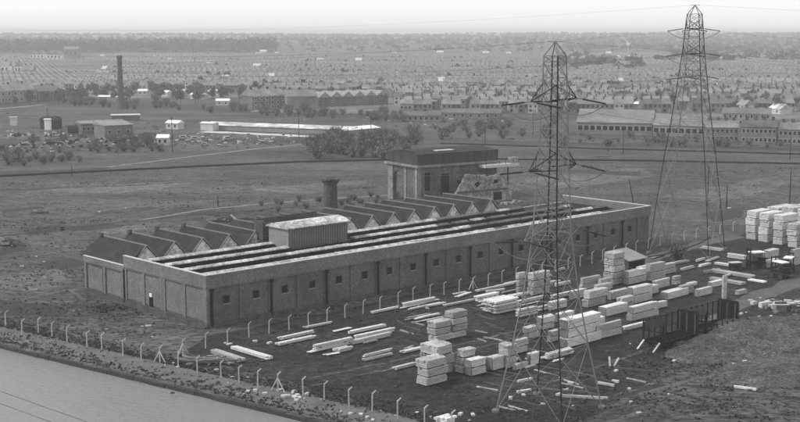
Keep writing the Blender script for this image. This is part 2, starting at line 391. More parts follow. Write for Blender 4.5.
# main roof: tarred deck with four long pale monitor strips
MB().box(.5, L-.5, .5, W1-.25, 7.0, 7.24).build('roof_deck', M_DECK, fac)
for k in range(4):
    y = 2.5+5.75*k; wd = 1.75; x = 1.0+k*.25; xe = (114, 116, 110, 100)[k]; runs = []
    cur = None
    while x < xe:
        l = rnd.uniform(5.5, 9) if x < 66 else rnd.uniform(2.2, 6); x2 = min(x+l, xe)
        hut_ = k == 2 and x2 > 28.2 and x < 44.2
        if k == 2 and x < 27 and x2 > 28.2: x2 = 28.2; hut_ = False
        if hut_: x = max(x2, 44.3); continue
        pale = x < 66 or rnd.random() < .42
        st = MB(); yj = rnd.uniform(-.07,.07); zj = rnd.uniform(-.06,.06)
        st.prism_x([(y+yj, 8.2), (y+yj, 8.36+zj), (y+.7+yj, 8.66+zj), (y+wd+yj, 8.42+zj), (y+wd+yj, 8.2)], x, x2-.06)
        st.build('roof_strip', M_ASB if pale else M_ASBG, fac)
        x = x2 + (0 if x < 62 else rnd.choice((0, 0, .8, 2.0)))
    MB().box(1, xe if k != 2 else 28.6, y+.12, y+wd-.1, 7.26, 8.19).build('strip_curb', M_BLACK, fac)
    if k == 2: MB().box(44.2, xe, y+.12, y+wd-.1, 7.26, 8.19).build('strip_curb', M_BLACK, fac)
    fr = MB(); fr.box(1, xe, y-.25, y-.08, 7.26, 7.9); x = 3
    while x < xe: fr.box(x, x+.3, y-.6, y-.26, 7.26, 7.7+rnd.random()*.6); x += rnd.uniform(1.0, 3.5)
    fr.build('gutter', M_BLACK, fac)
# ridge roofs behind
for k in range(16):
    x = 4.9+6.05*k; pk = 9.95; ev = 6.75
    x0 = x-3.02 if k else .45
    MB().prism([(x-2.95, 6.6), (x+2.95, 6.6), (x, pk-.2)], W1+.31, W1+.5).build('gable_wall', M_GABLE, fac)
    rm = MB(); rm.prism([(x0, ev-.1), (x, pk-.22), (x+3.02, ev-.1), (x+3.02, ev+.1), (x, pk), (x0, ev+.1)], W1+.2, 41.5)
    rf = rm.build('ridge_roof', M_SLATE, fac)
    rb = MB(); rb.bar((x, W1+.15, pk+.08), (x, 41.5, pk+.08), .14)
    rb.bar((x-3.0, W1+.12, ev+.12), (x, W1+.12, pk+.1), .15); rb.bar((x+3.0, W1+.12, ev+.12), (x, W1+.12, pk+.1), .15)
    rb.build('ridge_cap', M_RIDGE, rf)
    if k in (0,1,2,3): MB().box(x-.5, x+.1, 40.6, 41.4, pk-.2, pk+.55).build('vent', M_BRICKD, rf)
mb = MB(); mb.box(29.5, 44.5, W1+.6, W1+1.2, 6.6, 12.3); mb.box(29.5, 30.1, W1-1.5, W1+.59, 8.3, 12.0); mb.build('rear_wall', M_BRICKD, fac)
# roof hut
hut = MB(); hut.box(29.0, 43.3, 15.2, 21.2, 7.26, 11.7); ho = hut.build('roof_hut', M_HUTB, fac)
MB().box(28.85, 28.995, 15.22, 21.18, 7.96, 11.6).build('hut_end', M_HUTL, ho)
hr = MB(); n = 9; pr = [(14.8+6.8*i/n, 11.72+.75*math.sin(math.pi*i/n)) for i in range(n+1)]
hr.prism_x(pr+[(21.6, 11.55), (14.8, 11.55)], 28.4, 43.7); hr.build('hut_roof', M_ASB, ho)
for i in range(24):
    x = 29.3+.58*i; hb = MB().box(x, x+.1, 15.08, 15.198, 7.97, 11.5)
    if i == 0: hbs = hb
    else: hbs.v += hb.v; hbs.f += [tuple(q+8*i for q in f) for f in hb.f]
hbs.build('hut_batten', M_HUTL, ho)

# brick stack behind the factory
cp = FP(63.6, 44.5)
ch = thing('brick_stack', 'short fat brick chimney stack with a flared top behind the roof hut', 'chimney', cp)
MB().lathe([(1.8,0),(1.6,8),(1.5,14.6)], 12).build('shaft', M_BRICKD, ch)
MB().lathe([(1.5,14.6),(1.7,14.75),(1.7,15.0),(2.1,15.4),(2.1,15.85),(1.7,15.9)], 12).build('cap', M_BRICKD, ch)
MB().lathe([(1.2,15.89),(1.2,15.93)], 12).build('flue', M_BLACK, ch)

# ------------------------------------------------------------------ tank house
tc = g(418, 204)
th = thing('tank_house', 'derelict brick tank house with a dark iron tank roof and open arch', 'tank house', tc, math.atan2(.56,.83))
WL, WD = 28.0, 15.0                                                   # local x right-away, y left-away
mb = MB()
mb.box(0, WL, 0, .8, 0, 10.2)                                         # front wall
mb.box(0, .8, .8, 7.0, 0, 10.2)                                        # left wall, then the open bay
mb.box(0, 1.1, 12.4, WD, 0, 10.2); mb.box(0, .9, 7.0, 12.4, 8.6, 10.2) # back corner pier, lintel
for i in range(8):                                                     # arch haunches
    t0 = math.pi*i/8; y0 = 9.7+2.7*math.cos(t0); y1 = 9.7+2.7*math.cos(t0+math.pi/8); z = 7.4+1.2*min(math.sin(t0), math.sin(t0+math.pi/8))
    mb.box(.05, .85, min(y0,y1), max(y0,y1), z, 8.6)
mb.box(6, WL, WD-.8, WD, 0, 10.2); mb.box(WL-.8, WL, .8, WD-.8, 0, 10.2); mb.box(5.4, 6.2, 7.0, WD-.8, 0, 10.2); mb.box(.8, 5.4, 6.4, 7.0, 0, 10.2)
mb.build('wall', M_BRICKT, th)
for x in (0.5, 6.0, 12.2, 18.4, 24.6): MB().box(x-.45, x+.45, -.22, -.003, 0, 10.19).build('pier', M_BRICKT if x > 1 else M_BRICKP, th)
for y0_, y1_ in ((.1,1.3),(5.6,6.8),(12.5,WD)): MB().box(-.22, -.003, y0_, y1_, 0, 10.19).build('pier', M_BRICKP, th)
mb = MB(); mb.box(-.9, WL+.9, -.9, WD+.9, 10.2, 10.8); mb.build('cornice', M_BRICKP, th)
mb = MB(); mb.box(-.2, WL+.2, -.2, WD+.2, 10.8, 13.7)
for i in range(14): mb.box(i*2.15+.1, i*2.15+.2, -.27, -.202, 10.8, 13.6)
mb.box(-.3, WL+.3, -.3, WD+.3, 13.7, 13.95); tk = mb.build('tank', M_TANK, th)
mb = MB(); mb.prism_x([(.4,13.96),(WD/2,14.7),(WD-.4,13.96)], .4, WL-.4); mb.build('tank_cover', M_SLATE, tk)
MB().box(8,14,2,4,14.25,14.45).build('hatch', M_PALE, tk)
for x, z0, z1, ww_ in ((3.2, 3.5, 8.6, 1.8), (9.3, .4, 8.0, 2.9)):
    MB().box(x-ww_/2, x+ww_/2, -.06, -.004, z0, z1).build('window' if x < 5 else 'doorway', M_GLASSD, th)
mb = MB(); mb.box(21.0, 33.5, -3.6, -.36, 9.1, 9.9); pf = mb.build('platform', M_PALE, th)
MB().box(31.2, 33.3, -3.2, -1.2, 9.905, 11.6).build('winch', M_RUIN, pf)
for i in range(6): MB().bar((21.3+2.4*i, -3.5, 9.9), (21.3+2.4*i, -3.5, 11.0), .06).build('rail_post', M_BLACK, pf)
MB().bar((30.5,-2,0), (30.5,-2,9.1), .22).build('prop', M_BLACK, pf)
# ruined lean-to wall in front of the tank house
rc = tc + Vector((.83,.56,0)).normalized()*10 + Vector((.56,-.83,0)).normalized()*7
ru = thing('ruined_gable', 'broken pale masonry wall with ragged holes in front of the tank house', 'ruin', rc, math.atan2(.56,.83))
cols = 60; mb = MB()
for i in range(cols):
    f = i/(cols-1); x = -3.5+21*f
    top_ = (1.5+6.5*min(1, f/.22)) if f < .22 else 8.0+.35*math.sin(9*f)-.5*(f > .55) if f < .8 else 7.7-(f-.8)*22
    top_ += rnd.uniform(-.16,.16); hole = (4.0+1.2*abs(f-.42)/.06, 6.1-.7*abs(f-.42)/.06) if abs(f-.42) < .06 else (5.0, 6.2) if abs(f-.74) < .05 else None
    for lo, hi in ([(0, top_)] if not hole else [(0, min(hole)), (max(hole), top_)]):
        if hi > lo: mb.box(x, x+.36, -.35+rnd.uniform(-.06,.06), .35, lo, hi)
mb.build('wall', M_RUIN, ru)
MB().box(-.5, 16, 1.2, 1.6, 0, 6.6).build('interior_shade', M_GLASSD, ru)  # added dark backing: interior shade seen through the holes
mb = MB(); mb.box(-2, 16, -.6, -.36, 3.2, 3.6); mb.build('ledge', M_BRICKD, ru)
MB().box(11, 14, -.44, -.4, .3, 2.6).build('doorway', M_GLASSD, ru)
mb = MB()
for i in range(60):
    x, y = rnd.uniform(-6,17), rnd.uniform(-8,-1); q = rnd.uniform(.2,.9); mb.obox((x,y), (rnd.random()-.5, rnd.random()-.5), q*1.6, q, 0, q*.7)
rb_ = mb.build('rubble', M_RUIN); rb_.location = rc; rb_.rotation_euler = (0,0,math.atan2(.56,.83)); tag(rb_, 'loose broken masonry strewn below the ruined wall', 'rubble', kind='stuff')

# ------------------------------------------------------------------ pylons
AX = Vector((.48,.87,0)).normalized(); LN = Vector((AX.y, -AX.x, 0))    # crossarm axis; line direction (to the right)
def sag(a, b, s, n=10): return [a.lerp(b, i/n) - Vector((0,0,4*s*(i/n)*(1-i/n))) for i in range(n+1)]
def pylon(name, label, base, levels, arms, top, AX, rleg, rbr, dark=(0, 2)):
    """levels: list of (z, half width); arms: list of (z, rise, length)"""
    t = thing(name, label, 'pylon', base, math.atan2(AX.y, AX.x))
    b = MB(); legs = [MB() for _ in range(4)]
    def hw(z):
        for (z0, w0), (z1, w1) in zip(levels[:-1], levels[1:]):
            if z0 <= z <= z1: return w0+(w1-w0)*(z-z0)/(z1-z0)
        return levels[-1][1]
    zs = [0.0]
    while zs[-1] < levels[-1][0]-.5:
        z = zs[-1]; zs.append(min(levels[-1][0], z+max(1.7, hw(z)*1.75)))
    cs = ((-1,-1),(1,-1),(1,1),(-1,1))
    for z0, z1 in zip(zs[:-1], zs[1:]):
        a0, a1 = hw(z0), hw(z1)
        for i, (sx, sy) in enumerate(cs):
            tx, ty = cs[(i+1) % 4]
            legs[i].bar((sx*a0, sy*a0, z0), (sx*a1, sy*a1, z1), rleg)
            b.bar((sx*a0, sy*a0, z0), (tx*a1, ty*a1, z1), rbr); b.bar((tx*a0, ty*a0, z0), (sx*a1, sy*a1, z1), rbr)
            if z0 > 0: b.bar((sx*a0, sy*a0, z0), (tx*a0, ty*a0, z0), rbr)
            if a0 > 2.2:                                            # secondary bracing from the X to the legs
                m = ((sx+tx)*(a0+a1)/4, (sy+ty)*(a0+a1)/4, (z0+z1)/2)
                e = hw((z0*.5+z1*.5)); b.bar(m, (sx*e, sy*e, (z0+z1)/2), rbr*.7); b.bar(m, (tx*e, ty*e, (z0+z1)/2), rbr*.7)
    zt = levels[-1][0]; a = hw(zt)
    for i, (sx, sy) in enumerate(cs):
        tx, ty = cs[(i+1) % 4]; b.bar((sx*a, sy*a, zt), (tx*a, ty*a, zt), rbr); b.bar((sx*a, sy*a, zt), (0,0,top), rleg*.8)
    for sx, sy in cs: b.bar((sx*levels[0][1], sy*levels[0][1], -.3), (sx*levels[0][1], sy*levels[0][1], .35), .5, n=6)
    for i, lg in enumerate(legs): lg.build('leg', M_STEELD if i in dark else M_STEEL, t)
    b.build('lattice_bracing', M_STEEL, t)
    tips = {}
    for k, (z, rise, ln) in enumerate(arms):
        for sd in (-1, 1):
            m = MB(); a0 = hw(z); a1 = hw(min(z+rise, zt)); tip = Vector((sd*ln, 0, z+.15))
            for sy in (-1, 1):
                m.bar((sd*a0, sy*a0, z), tip, rleg*.8); m.bar((sd*a1, sy*a1, z+rise), tip, rleg*.7)
                for q in (.3, .6): 
                    p = Vector((sd*a0, sy*a0, z)).lerp(tip, q); o_ = Vector((sd*a1, sy*a1, z+rise)).lerp(tip, q-.12); m.bar(p, o_, rbr*.7)
                    p2 = Vector((sd*a0, -sy*a0, z)).lerp(tip, q+.2 if q < .5 else q); m.bar(p, p2, rbr*.7)
            m.build('crossarm', M_STEELD if k < 2 else M_STEELL, t)  # light painted into the steel: upper arms dark, lowest pale as if lit
            # tension insulator strings, one each way, joined by a jumper
            ends = []
            for way in (-1, 1):
                tip_ = tip + Vector((0, -way*.9, -.12)); e = tip + Vector((0, -way*4.3, -.62))                # local -y is the line direction to the right
                s_ = MB(); nd = 22
                s_.bar(tip, e, .05)
                for i in range(nd):
                    p = tip_.lerp(e, (i+.5)/(nd+1)); dd = (e-tip).normalized(); s_.bar(p-dd*.045, p+dd*.045, .125, .09, n=8)
                s_.build('insulator_string', M_INS, t); ends.append(e)
            jp = sag(ends[0], ends[1], 1.6, 8)
            MB().tube(jp, .06).build('jumper', M_CABLE, t)
            for way, e in zip((-1,1), ends): tips[(k, sd, way)] = base + AX*e.x + Vector((-AX.y, AX.x, 0))*e.y + Vector((0,0,e.z))
    MB().box(-.05,.05,-1.1,1.1,top-.08,top+.02).build('earth_wire_bar', M_STEEL, t)
    return t, tips
AXA = Vector((.62,.785,0)).normalized()
PB1 = g(549, 410); d1 = PB1.y
def zat(d, y): return CAM_H+ray(400, y).z*d/ray(400, y).y
zl = [zat(d1, y) for y in (236, 169, 101, 56, 44)]
pylA, tipA = pylon('lattice_pylon', 'nearer dark lattice steel pylon standing at the front of the timber stacks', PB1,
    [(0,4.9),(13.0,2.75),(zl[0],1.75),(zl[1],1.4),(zl[2],1.15),(zl[3],1.0)],
    [(zl[2],2.1,5.4),(zl[1],2.2,5.6),(zl[0],2.2,6.4)], zl[4]+.3, AXA, .095, .045)
PB2 = g(687, 251); d2 = PB2.y
zr = [zat(d2, y) for y in (101, 77, 54, 29, 14, 5)]
pylB, tipB = pylon('lattice_pylon', 'taller farther lattice pylon behind the timber yard, its top against the sky', PB2,
    [(0,6.6),(18,4.8),(zr[0],2.9),(zr[1],2.45),(zr[2],1.9),(zr[3],1.55),(zr[4],1.25)],
    [(zr[3],1.8,5.2),(zr[2],2.0,6.0),(zr[1],2.0,5.4)], zr[5], AX, .11, .060, (0, 1, 3))
# wires
TIER = ('top', 'middle', 'lowest')
for nm, tips, base, top, ax in (('nearer', tipA, PB1, zl[4]+.3, AXA), ('farther', tipB, PB2, zr[5], AX)):
    LN = Vector((ax.y, -ax.x, 0))
    for (k, sd, way), p in tips.items():
        e = p + LN*way*300 + Vector((0,0, -3.0 if way > 0 else -1.0))
        o = MB().tube(sag(p, e, 6.5, 22), .020, 4).build('power_line', M_CABLE)
        tag(o, 'thin power line running %s from the %s crossarm of the %s pylon, %s side' % ('right' if way > 0 else 'left', TIER[k], nm, 'far' if sd > 0 else 'near'), 'power line', 'power lines hung from the pylons')
    for way in (-1, 1):
        p = base+Vector((0,0,top)); e = p+LN*way*300+Vector((0,0,-2))
        tag(MB().tube(sag(p, e, 4.5, 22), .014, 4).build('power_line', M_CABLE), 'thinnest wire running %s from the tip of the %s pylon' % ('right' if way > 0 else 'left', nm), 'power line', 'power lines hung from the pylons')
for (xa, ya), (xb, yb), lb in (((-30,368),(135,424),'upper of two cables crossing above the canal water'), ((-30,380),(100,425),'lower of two cables crossing above the canal water')):
    a = ray(xa, ya); b_ = ray(xb, yb); a = Vector((0,0,CAM_H))+a*92/a.y; b_ = Vector((0,0,CAM_H))+b_*78/b_.y
    dd = (b_-a).normalized()
    tag(MB().tube(sag(a-dd*40, b_+dd*40, 1.0, 16), .022, 4).build('cable', M_CABLE), lb, 'cable')

# ------------------------------------------------------------------ concrete post fences
def fence(label, posts, h, crank, braced=()):
    P = [g(x, y) for x, y in posts]; t = thing('post_fence', label, 'fence', P[0])
    tops = []
    for i, p in enumerate(P):
        q = p-P[0]; d = (P[min(i+1, len(P)-1)]-P[max(i-1,0)]).normalized(); nn = Vector((-d.y, d.x, 0))*crank
        hh = h*rnd.uniform(.95,1.04); tl = Vector((rnd.uniform(-.07,.07), rnd.uniform(-.07,.07), 0))
        m = MB(); a = q+Vector((0,0,-.2)); b_ = q+tl+Vector((0,0,hh)); c = b_+nn*.38+d*.30+Vector((0,0,.36))
        m.bar(a, b_, .125, .105); m.bar(b_-Vector((0,0,.05)), c, .105, .085)
        if i in braced:
            m.bar(q+d*1.1, q+tl+Vector((0,0,hh*.8)), .08); m.bar(q-d*1.1, q+tl+Vector((0,0,hh*.8)), .08)
        m.build('post', M_CONC, t); tops.append((q, b_, c))
    m = MB()
    for (q0, b0, c0), (q1, b1, c1) in zip(tops[:-1], tops[1:]):
        for f in (.12,.35,.58,.8,.98): m.bar(q0.lerp(b0, f), q1.lerp(b1, f), .009, n=3, cap=False)
        m.bar(c0, c1, .010, n=3, cap=False); m.bar(b0.lerp(c0,.5), b1.lerp(c1,.5), .010, n=3, cap=False)
    m.build('fence_wire', M_WIRE, t)
    return t
fence('canalside fence of cranked white concrete posts beside the towpath', [(-26,317),(-10,321.5),(5.5,326.5),(22,334.5),(38.5,333.5),(52,337.5),(67,342),(87,347),(102,350),(123,356),(141,360),(160,362.5),(178,366.5),(197.5,373),(221,378),(239,383),(257.6,388),(278,391.5),(303,395.5),(324,400),(349,407),(372,411.5),(397.5,419),(424.5,425),(452,431)], 2.3, 1, (11, 17))
fence('factory fence of cranked concrete posts between brick wall and timber piles', [(183,355),(205.5,348.5),(227.6,343.5),(249,337.5),(269,333.6),(289,330),(308.5,326),(327,321.5),(345,318),(363,314),(380,309.5),(398,305),(413,300.5),(430,297),(444,294.6),(459,291.5),(473,289),(488,286),(502,282.5),(516,279.5),(529,276.5),(542,273.8),(555,271.5),(568,269),(580,266.3),(592,263.5),(602.5,260.5),(614,257.5),(625.6,254.5),(636,251.8),(648,249),(660,246),(672,243.5),(684,241),(696,238.5),(708,236.5),(720,234),(733,231.5)], 2.2, -1, (0, 16))

# ------------------------------------------------------------------ timber packs
TW = ['bottom', 'second', 'third', 'fourth', 'fifth']
def pack_mesh(Lx, Ly, H, m, ragged=.10, along='u', end=None):
    """bundle of boards: local x = L (0..Lx), local y = W (0..Ly)"""
    mb = MB(); nl = max(2, int(round(H/.30))); lh = (H-.17)/nl
    for i in range(nl):
        z0 = .17+i*lh; j = [rnd.uniform(-ragged, ragged)*(.5 if i < nl-1 else .8) for _ in range(4)]
        if i < nl-1: mb.box(j[0]*.5, Lx+j[1]*.5, .0+abs(j[2])*.35, Ly-abs(j[3])*.35, z0, z0+lh-.045)
        else:
            nb = max(2, int((Ly if along == 'u' else Lx)/.42))
            for k in range(nb):
                a, b_ = k/nb, (k+1)/nb; e0, e1 = rnd.uniform(-ragged,ragged), rnd.uniform(-ragged,ragged); dz = rnd.uniform(-.03,.035)
                if along == 'u': mb.box(e0, Lx+e1, a*Ly, b_*Ly-.02, z0, z0+lh+dz)
                else: mb.box(a*Lx, b_*Lx-.02, e0, Ly+e1, z0, z0+lh+dz)
    return mb
PK = [0]
def stack(x, y, wl, wr, h, n, desc, m=None, cols=1, noun='timber pack', along='u', ragged=.2, group='sawn timber packs stacked in the yard', lean=0.0, drop=None):
    s = sc(y); c = g(x, y); dep = c.y
    kr = s*(UF.x - (x-CX)/FPX*UF.y); kl = s*(-VF.x + (x-CX)/FPX*VF.y)
    Lu = wr/max(kr, .5); Wv = max(.35, wl/kl); Lu = max(Lu, .3); H = h/s*1.02; tH = H/n
    rz = FR+lean
    for ci in range(cols):
        for t in range(n):
            if drop and (ci, t) in drop: continue
            lu = Lu/cols-.08*(cols > 1); u0 = Lu/cols*ci+rnd.uniform(-.16,.16); v0 = rnd.uniform(-.15,.15)
            root = c + (Matrix.Rotation(rz, 3, 'Z') @ Vector((u0, v0, t*tH)))
            mm = m or M_TIMB
            if n == 1: pos = ''
            elif t == n-1: pos = 'top'
            else: pos = TW[t]
            if cols > 1: pos += ' left-hand' if ci == 0 else ' right-hand'
            pk = thing(noun.replace(' ', '_'), ('%s %s %s' % (pos, noun, desc)).strip(), noun, root, rz+rnd.uniform(-.03,.03), group)
            pack_mesh(lu, Wv, tH-.02, mm, ragged, along).build('boards', mm, pk)
            if mm is M_TIMB and along == 'u' and noun == 'timber pack' and group[0] == 's': MB().box(-.19, -.12, .02, Wv-.02, .13, tH-.06).build('shaded_end_cap', M_TEND, pk)  # added cap: shade painted dark over the weathered end grain
            for f in ((.15,.85) if max(lu, Wv) > 1.5 else (.5,)):
                if along == 'u': MB().box(lu*f-.08, lu*f+.08, .05, Wv-.05, 0, .168).build('bearer', M_GAP, pk)
                else: MB().box(.05, lu-.05, Wv*f-.08, Wv*f+.08, 0, .168).build('bearer', M_GAP, pk)
T, G_ = M_TIMB, M_TIMBG
ST = [
 (437,343,9,31,28,4,'of the wide grey stack behind the two foremost stacks',G_,2,((0,3),)),
 (427.5,387,11,21,27,3,'of the foremost stack nearest the canal fence',G_,1,None),
 (436,377,17,18,31,3,'of the stack just behind the foremost stack',G_,2,None),
 (462,374,7,12,24,3,'of the narrow stack right of the foremost stack',G_,1,None),
 (472,376.5,7,14,17,2,'in the low two-pack stack with a white top',T,1,None),
 (492,371.5,7,11,14,1,'standing alone as a small cube left of the pylon foot',T,1,None),
 (508,369.5,10,9,25,2,'of the stack against the left legs of the near pylon',G_,1,None),
 (517,355,4,12,15,2,'of the loose stack inside the near pylon legs',T,1,None),
 (516,371,3,12,7,1,'lying low inside the near pylon legs',T,1,None),
 (531,366.5,4,10,13,1,'standing inside the near pylon beside low planks',T,1,None),
 (568,348.5,9,35,29,3,'of the big white block stack right of the near pylon',T,1,None),
 (596,340.5,3,26,15,2,'of the clean white stack in front of the long packs',T,1,None),
 (607,317.5,8,22,10,1,'with a jutting top sheet behind the clean white stack',T,1,None),
 (633,322,6,25,15,2,'of the bright stack just left of the dark wagons',T,1,None),
 (589,308.5,6,19,17,2,'of the stack with a dark shaded end mid yard',G_,1,None),
 (582,291,3,18,13,2,'of the grey stack left of the tallest stack',G_,1,None),
 (613,286,10,11,33,5,'of the tallest stack in the yard near the factory fence',G_,1,None),
 (601,291.5,3,11,12,2,'of the small stack at the foot of the tallest',G_,1,None),
 (628,285.5,5,18,14,2,'of the stack right of the tallest stack',T,1,None),
 (611,300.5,4,17,9,1,'with a bright sloping top between two grey stacks',T,1,None),
 (634,304.5,6,19,17,2,'of the broad bright stack below the open shed',T,1,None),
 (656,290,3,15,9,1,'lying in front of the stack by the pale track',T,1,None),
 (650,281.5,5,15,17,2,'of the stack beside the pale dirt track',G_,1,None),
 (675,285.5,4,5,9,2,'of the smallest stack right of the track stack',G_,1,None),
 (668,300.5,7,22,8,1,'with several white sheets above the wagons',T,1,None),
 (699,297.5,4,14,8,1,'with a white top beside the upright pale board',T,1,None),
 (690,287.5,4,8,4,1,'lying flat and low behind the wagon stacks',T,1,None),
 (738,296,4,9,5,1,'lying right of the upright board beyond the wagons',G_,1,None),
 (769,258.5,6,10,8,1,'lying alone and bright before the tall right-hand stacks',T,1,None),
 (793,266.5,3,16,17,2,'of the pair at the right edge below the tall stacks',T,1,None),
 (533,296,6,17,23,3,'of the stack behind the near pylon by the fence',G_,1,None),
 (518,294,3,7,21,3,'of the thin stack left of the pylon by the fence',G_,1,None),
 (529,339.5,5,11,12,2,'with a white top seen through the near pylon',T,1,None),
 (560,323,5,15,9,1,'with a white top behind the big white block stack',T,1,None),
 (768,269,5,12,8,2,'of the grey stack beside the forklift trucks',G_,1,None),
 (646,296,5,12,9,1,'between the broad bright stack and the track stack',T,1,None),
 (574,300,4,13,9,1,'lying right of the near pylon before grey stack',T,1,None),
 (655,310,4,12,7,1,'lying just behind the first wagon',T,1,None),
 (621,310,5,13,12,2,'of the pair tucked behind the bright stack',G_,1,None),
 (664,275,4,12,10,2,'of the grey pair nearest the pale track',G_,1,None),
 (640,275,4,10,8,1,'lying on the track side of the open shed',T,1,None),
 (597,299,4,14,14,2,'of the middle stack between the grey ones',G_,1,None),
 (552,311,4,16,9,2,'of the low pair behind the near pylon middle',T,1,None),
 (542,331,5,13,14,2,'of the pair in the middle of the near pylon',T,1,None),
 (551,343,4,11,12,2,'of the pair left of the big white block',T,1,None),
 (590,328,5,16,8,1,'lying between the big block and clean stack',T,1,None),
 (647,318,4,12,6,1,'lying low right behind the first wagon end',T,1,None),
 (682,296,4,12,10,2,'of the pair behind the second wagon bulkhead',G_,1,None),
 (712,288,4,11,6,1,'lying just left of the upright board',T,1,None),
]
for x, y, wl, wr, h, n, ds, m, cols, drop in ST: stack(x, y, wl, wr, h, n, ds, m, cols, drop=drop)
# the block of tall stacks at the right edge: fronts face left-front, boards run away
for i, (x, y, h, nm) in enumerate(((754.5,240.5,29,'leftmost'), (767.5,243,29.5,'second'), (782,245.5,30,'third'), (796,248.5,24,'fourth'), (809,251,26,'fifth'))):
    stack(x, y, 9.4, 15, h, 4, 'of the %s tall front stack at the right edge' % nm, T, group='tall stacks of white timber at the right edge')
for i, (x, y, h, nm) in enumerate(((777,230,22,'leftmost'), (793,232,24,'middle'), (809,234,24,'last'))):
    stack(x, y, 12, 20, h, 3, 'of the %s rear stack behind the tall front stacks' % nm, T, group='tall stacks of white timber at the right edge')
stack(763,284,17,3,2.5,1,'lying as a white slab on bare ground at right', T, noun='plank pile', along='v')
# long plank piles (boards along the factory)
PL = [
 (278,347,3,38,4,1,'in front of the third factory bay, nearer one'), (281,341,3,35,4,1,'in front of the third factory bay, farther one'),
 (306,329.5,2,26,3,1,'close to the factory fence, left of centre'), (315,353,3,37,8,2,'of the long double pile left of the grey stacks'),
 (338,354,4,14,5,1,'with a short square end beside the long double pile'), (354,345.5,3,40,5,1,'of the three-row heap, front row'),
 (358,340,3,38,5,1,'of the three-row heap, middle row'), (352,335,3,37,4,1,'of the three-row heap, back row'),
 (364,362,2,29,7,2,'of the neat pile just below the three-row heap'), (372,314.5,2,27,3,1,'along the factory fence below the sixth window'),
 (406,308,3,31,5,1,'along the fence above the grey stack, back beam'), (409,311,2,32,2.5,1,'along the fence above the grey stack, front beam'),
 (445,307.5,2,31,3,1,'as one white beam right of the paired beams'), (478,302.5,4,22,6,2,'of the untidy heap by the fence near the pylon'),
 (496,315,14,24,13,4,'of the broad layered pile left of the near pylon'), (403,354.5,3,29,3.5,1,'lying flat behind the foremost stack'),
 (397,371,3,20,4,1,'poking out left of the foremost stack'), (524,303.5,2,22,4,1,'behind the near pylon left legs'),
 (520,318,4,18,8,3,'of the loose heap between the near pylon legs'), (549,361,6,24,7,2,'of the white heap at the pylon right leg'),
 (627,331.5,4,20,5,1,'lying in front of the bright stack by wagons'), (556,287.5,2,15,4,1,'beside the fence right of the near pylon'),
 (498,288.5,2,16,2.5,1,'beside the fence left of the near pylon'), (477,293,2,36,3,1,'as a long thin beam under the fence'),
 (444,427,9,11,8,1,'lying alone by the canal fence at the bottom'), (553,300,3,20,5,2,'of the white heap right behind the near pylon'),
 (540,312,3,18,5,2,'of the small heap in the middle of the pylon'), (700,268,3,10,3,1,'lying by the bare tree in the track'),
]
for x, y, wl, wr, h, n, ds in PL: stack(x, y, wl, wr, h, n, ds, T, noun='plank pile', ragged=.45, group='long plank piles lying in the yard')
for x, y, wl, wr, h, ds, m in ((267,361,38,6,4,'running crosswise left of the third bay beams',T), (238,364,30,7,5,'of dark ended planks by the canal fence',G_), (228,366,22,5,4,'lowest and darkest beside the canal fence',G_),
    (745,260.5,18,4,4.5,'as a pale long beam pile near the right stacks',T), (752,279.5,42,4,4,'as the longest crosswise pile beside the upright board',G_), (742,286,34,4,3.5,'crosswise just below the longest crosswise pile',G_),
    (733,268,20,3,3,'crosswise behind the small dark cart',T), (722,252,22,3,3,'crosswise nearest the farther pylon',G_)):
    stack(x, y, wl, wr, h, 1, ds, m, noun='plank pile', along='v', ragged=.4, group='long plank piles lying in the yard')
ub = thing('upright_board', 'pale upright board standing on end beyond the dark wagons', 'board', g(724,299), FR)
b_ = MB(); b_.box(-.55, .55, -.15, .15, 0, 4.4); b_.build('board', M_TIMBG, ub); MB().box(-.6,.6,.15,.9,0,.5).build('foot', M_GAP, ub)

for i in range(54):
    if i >= 30:
        x = rnd.uniform(400, 520); y = 300-(x-420)*.16+rnd.uniform(4, 24)
        if 424 < x < 474: continue
        stack(x, y, rnd.uniform(1,3), rnd.uniform(14,30), rnd.uniform(1.2,3), 1, 'lying loose in thin rows below the factory fence', M_TIMBG if rnd.random() < .6 else T, noun='thin plank row', ragged=.5, group='thin plank rows below the fence', lean=rnd.gauss(0,.04)); continue
    x, y = (rnd.uniform(420, 560), rnd.uniform(283, 300)) if i < 9 else (rnd.uniform(300, 430), rnd.uniform(325, 360)) if i < 14 else (rnd.uniform(640, 745), rnd.uniform(255, 300)) if i < 24 else (rnd.uniform(500, 620), rnd.uniform(352, 378))
    if i < 9: y -= (x-490)*.20
    if abs(x-613) < 22 and abs(y-365) < 9: x -= 50
    stack(x, y, rnd.uniform(1.5,4), rnd.uniform(7,18), rnd.uniform(1.5,3.5), 1, 'lying loose on the dark yard among bigger piles', M_TIMBG if rnd.random() < .5 else T, noun='small plank heap', ragged=.5, group='small loose plank heaps', lean=rnd.gauss(0,.12))
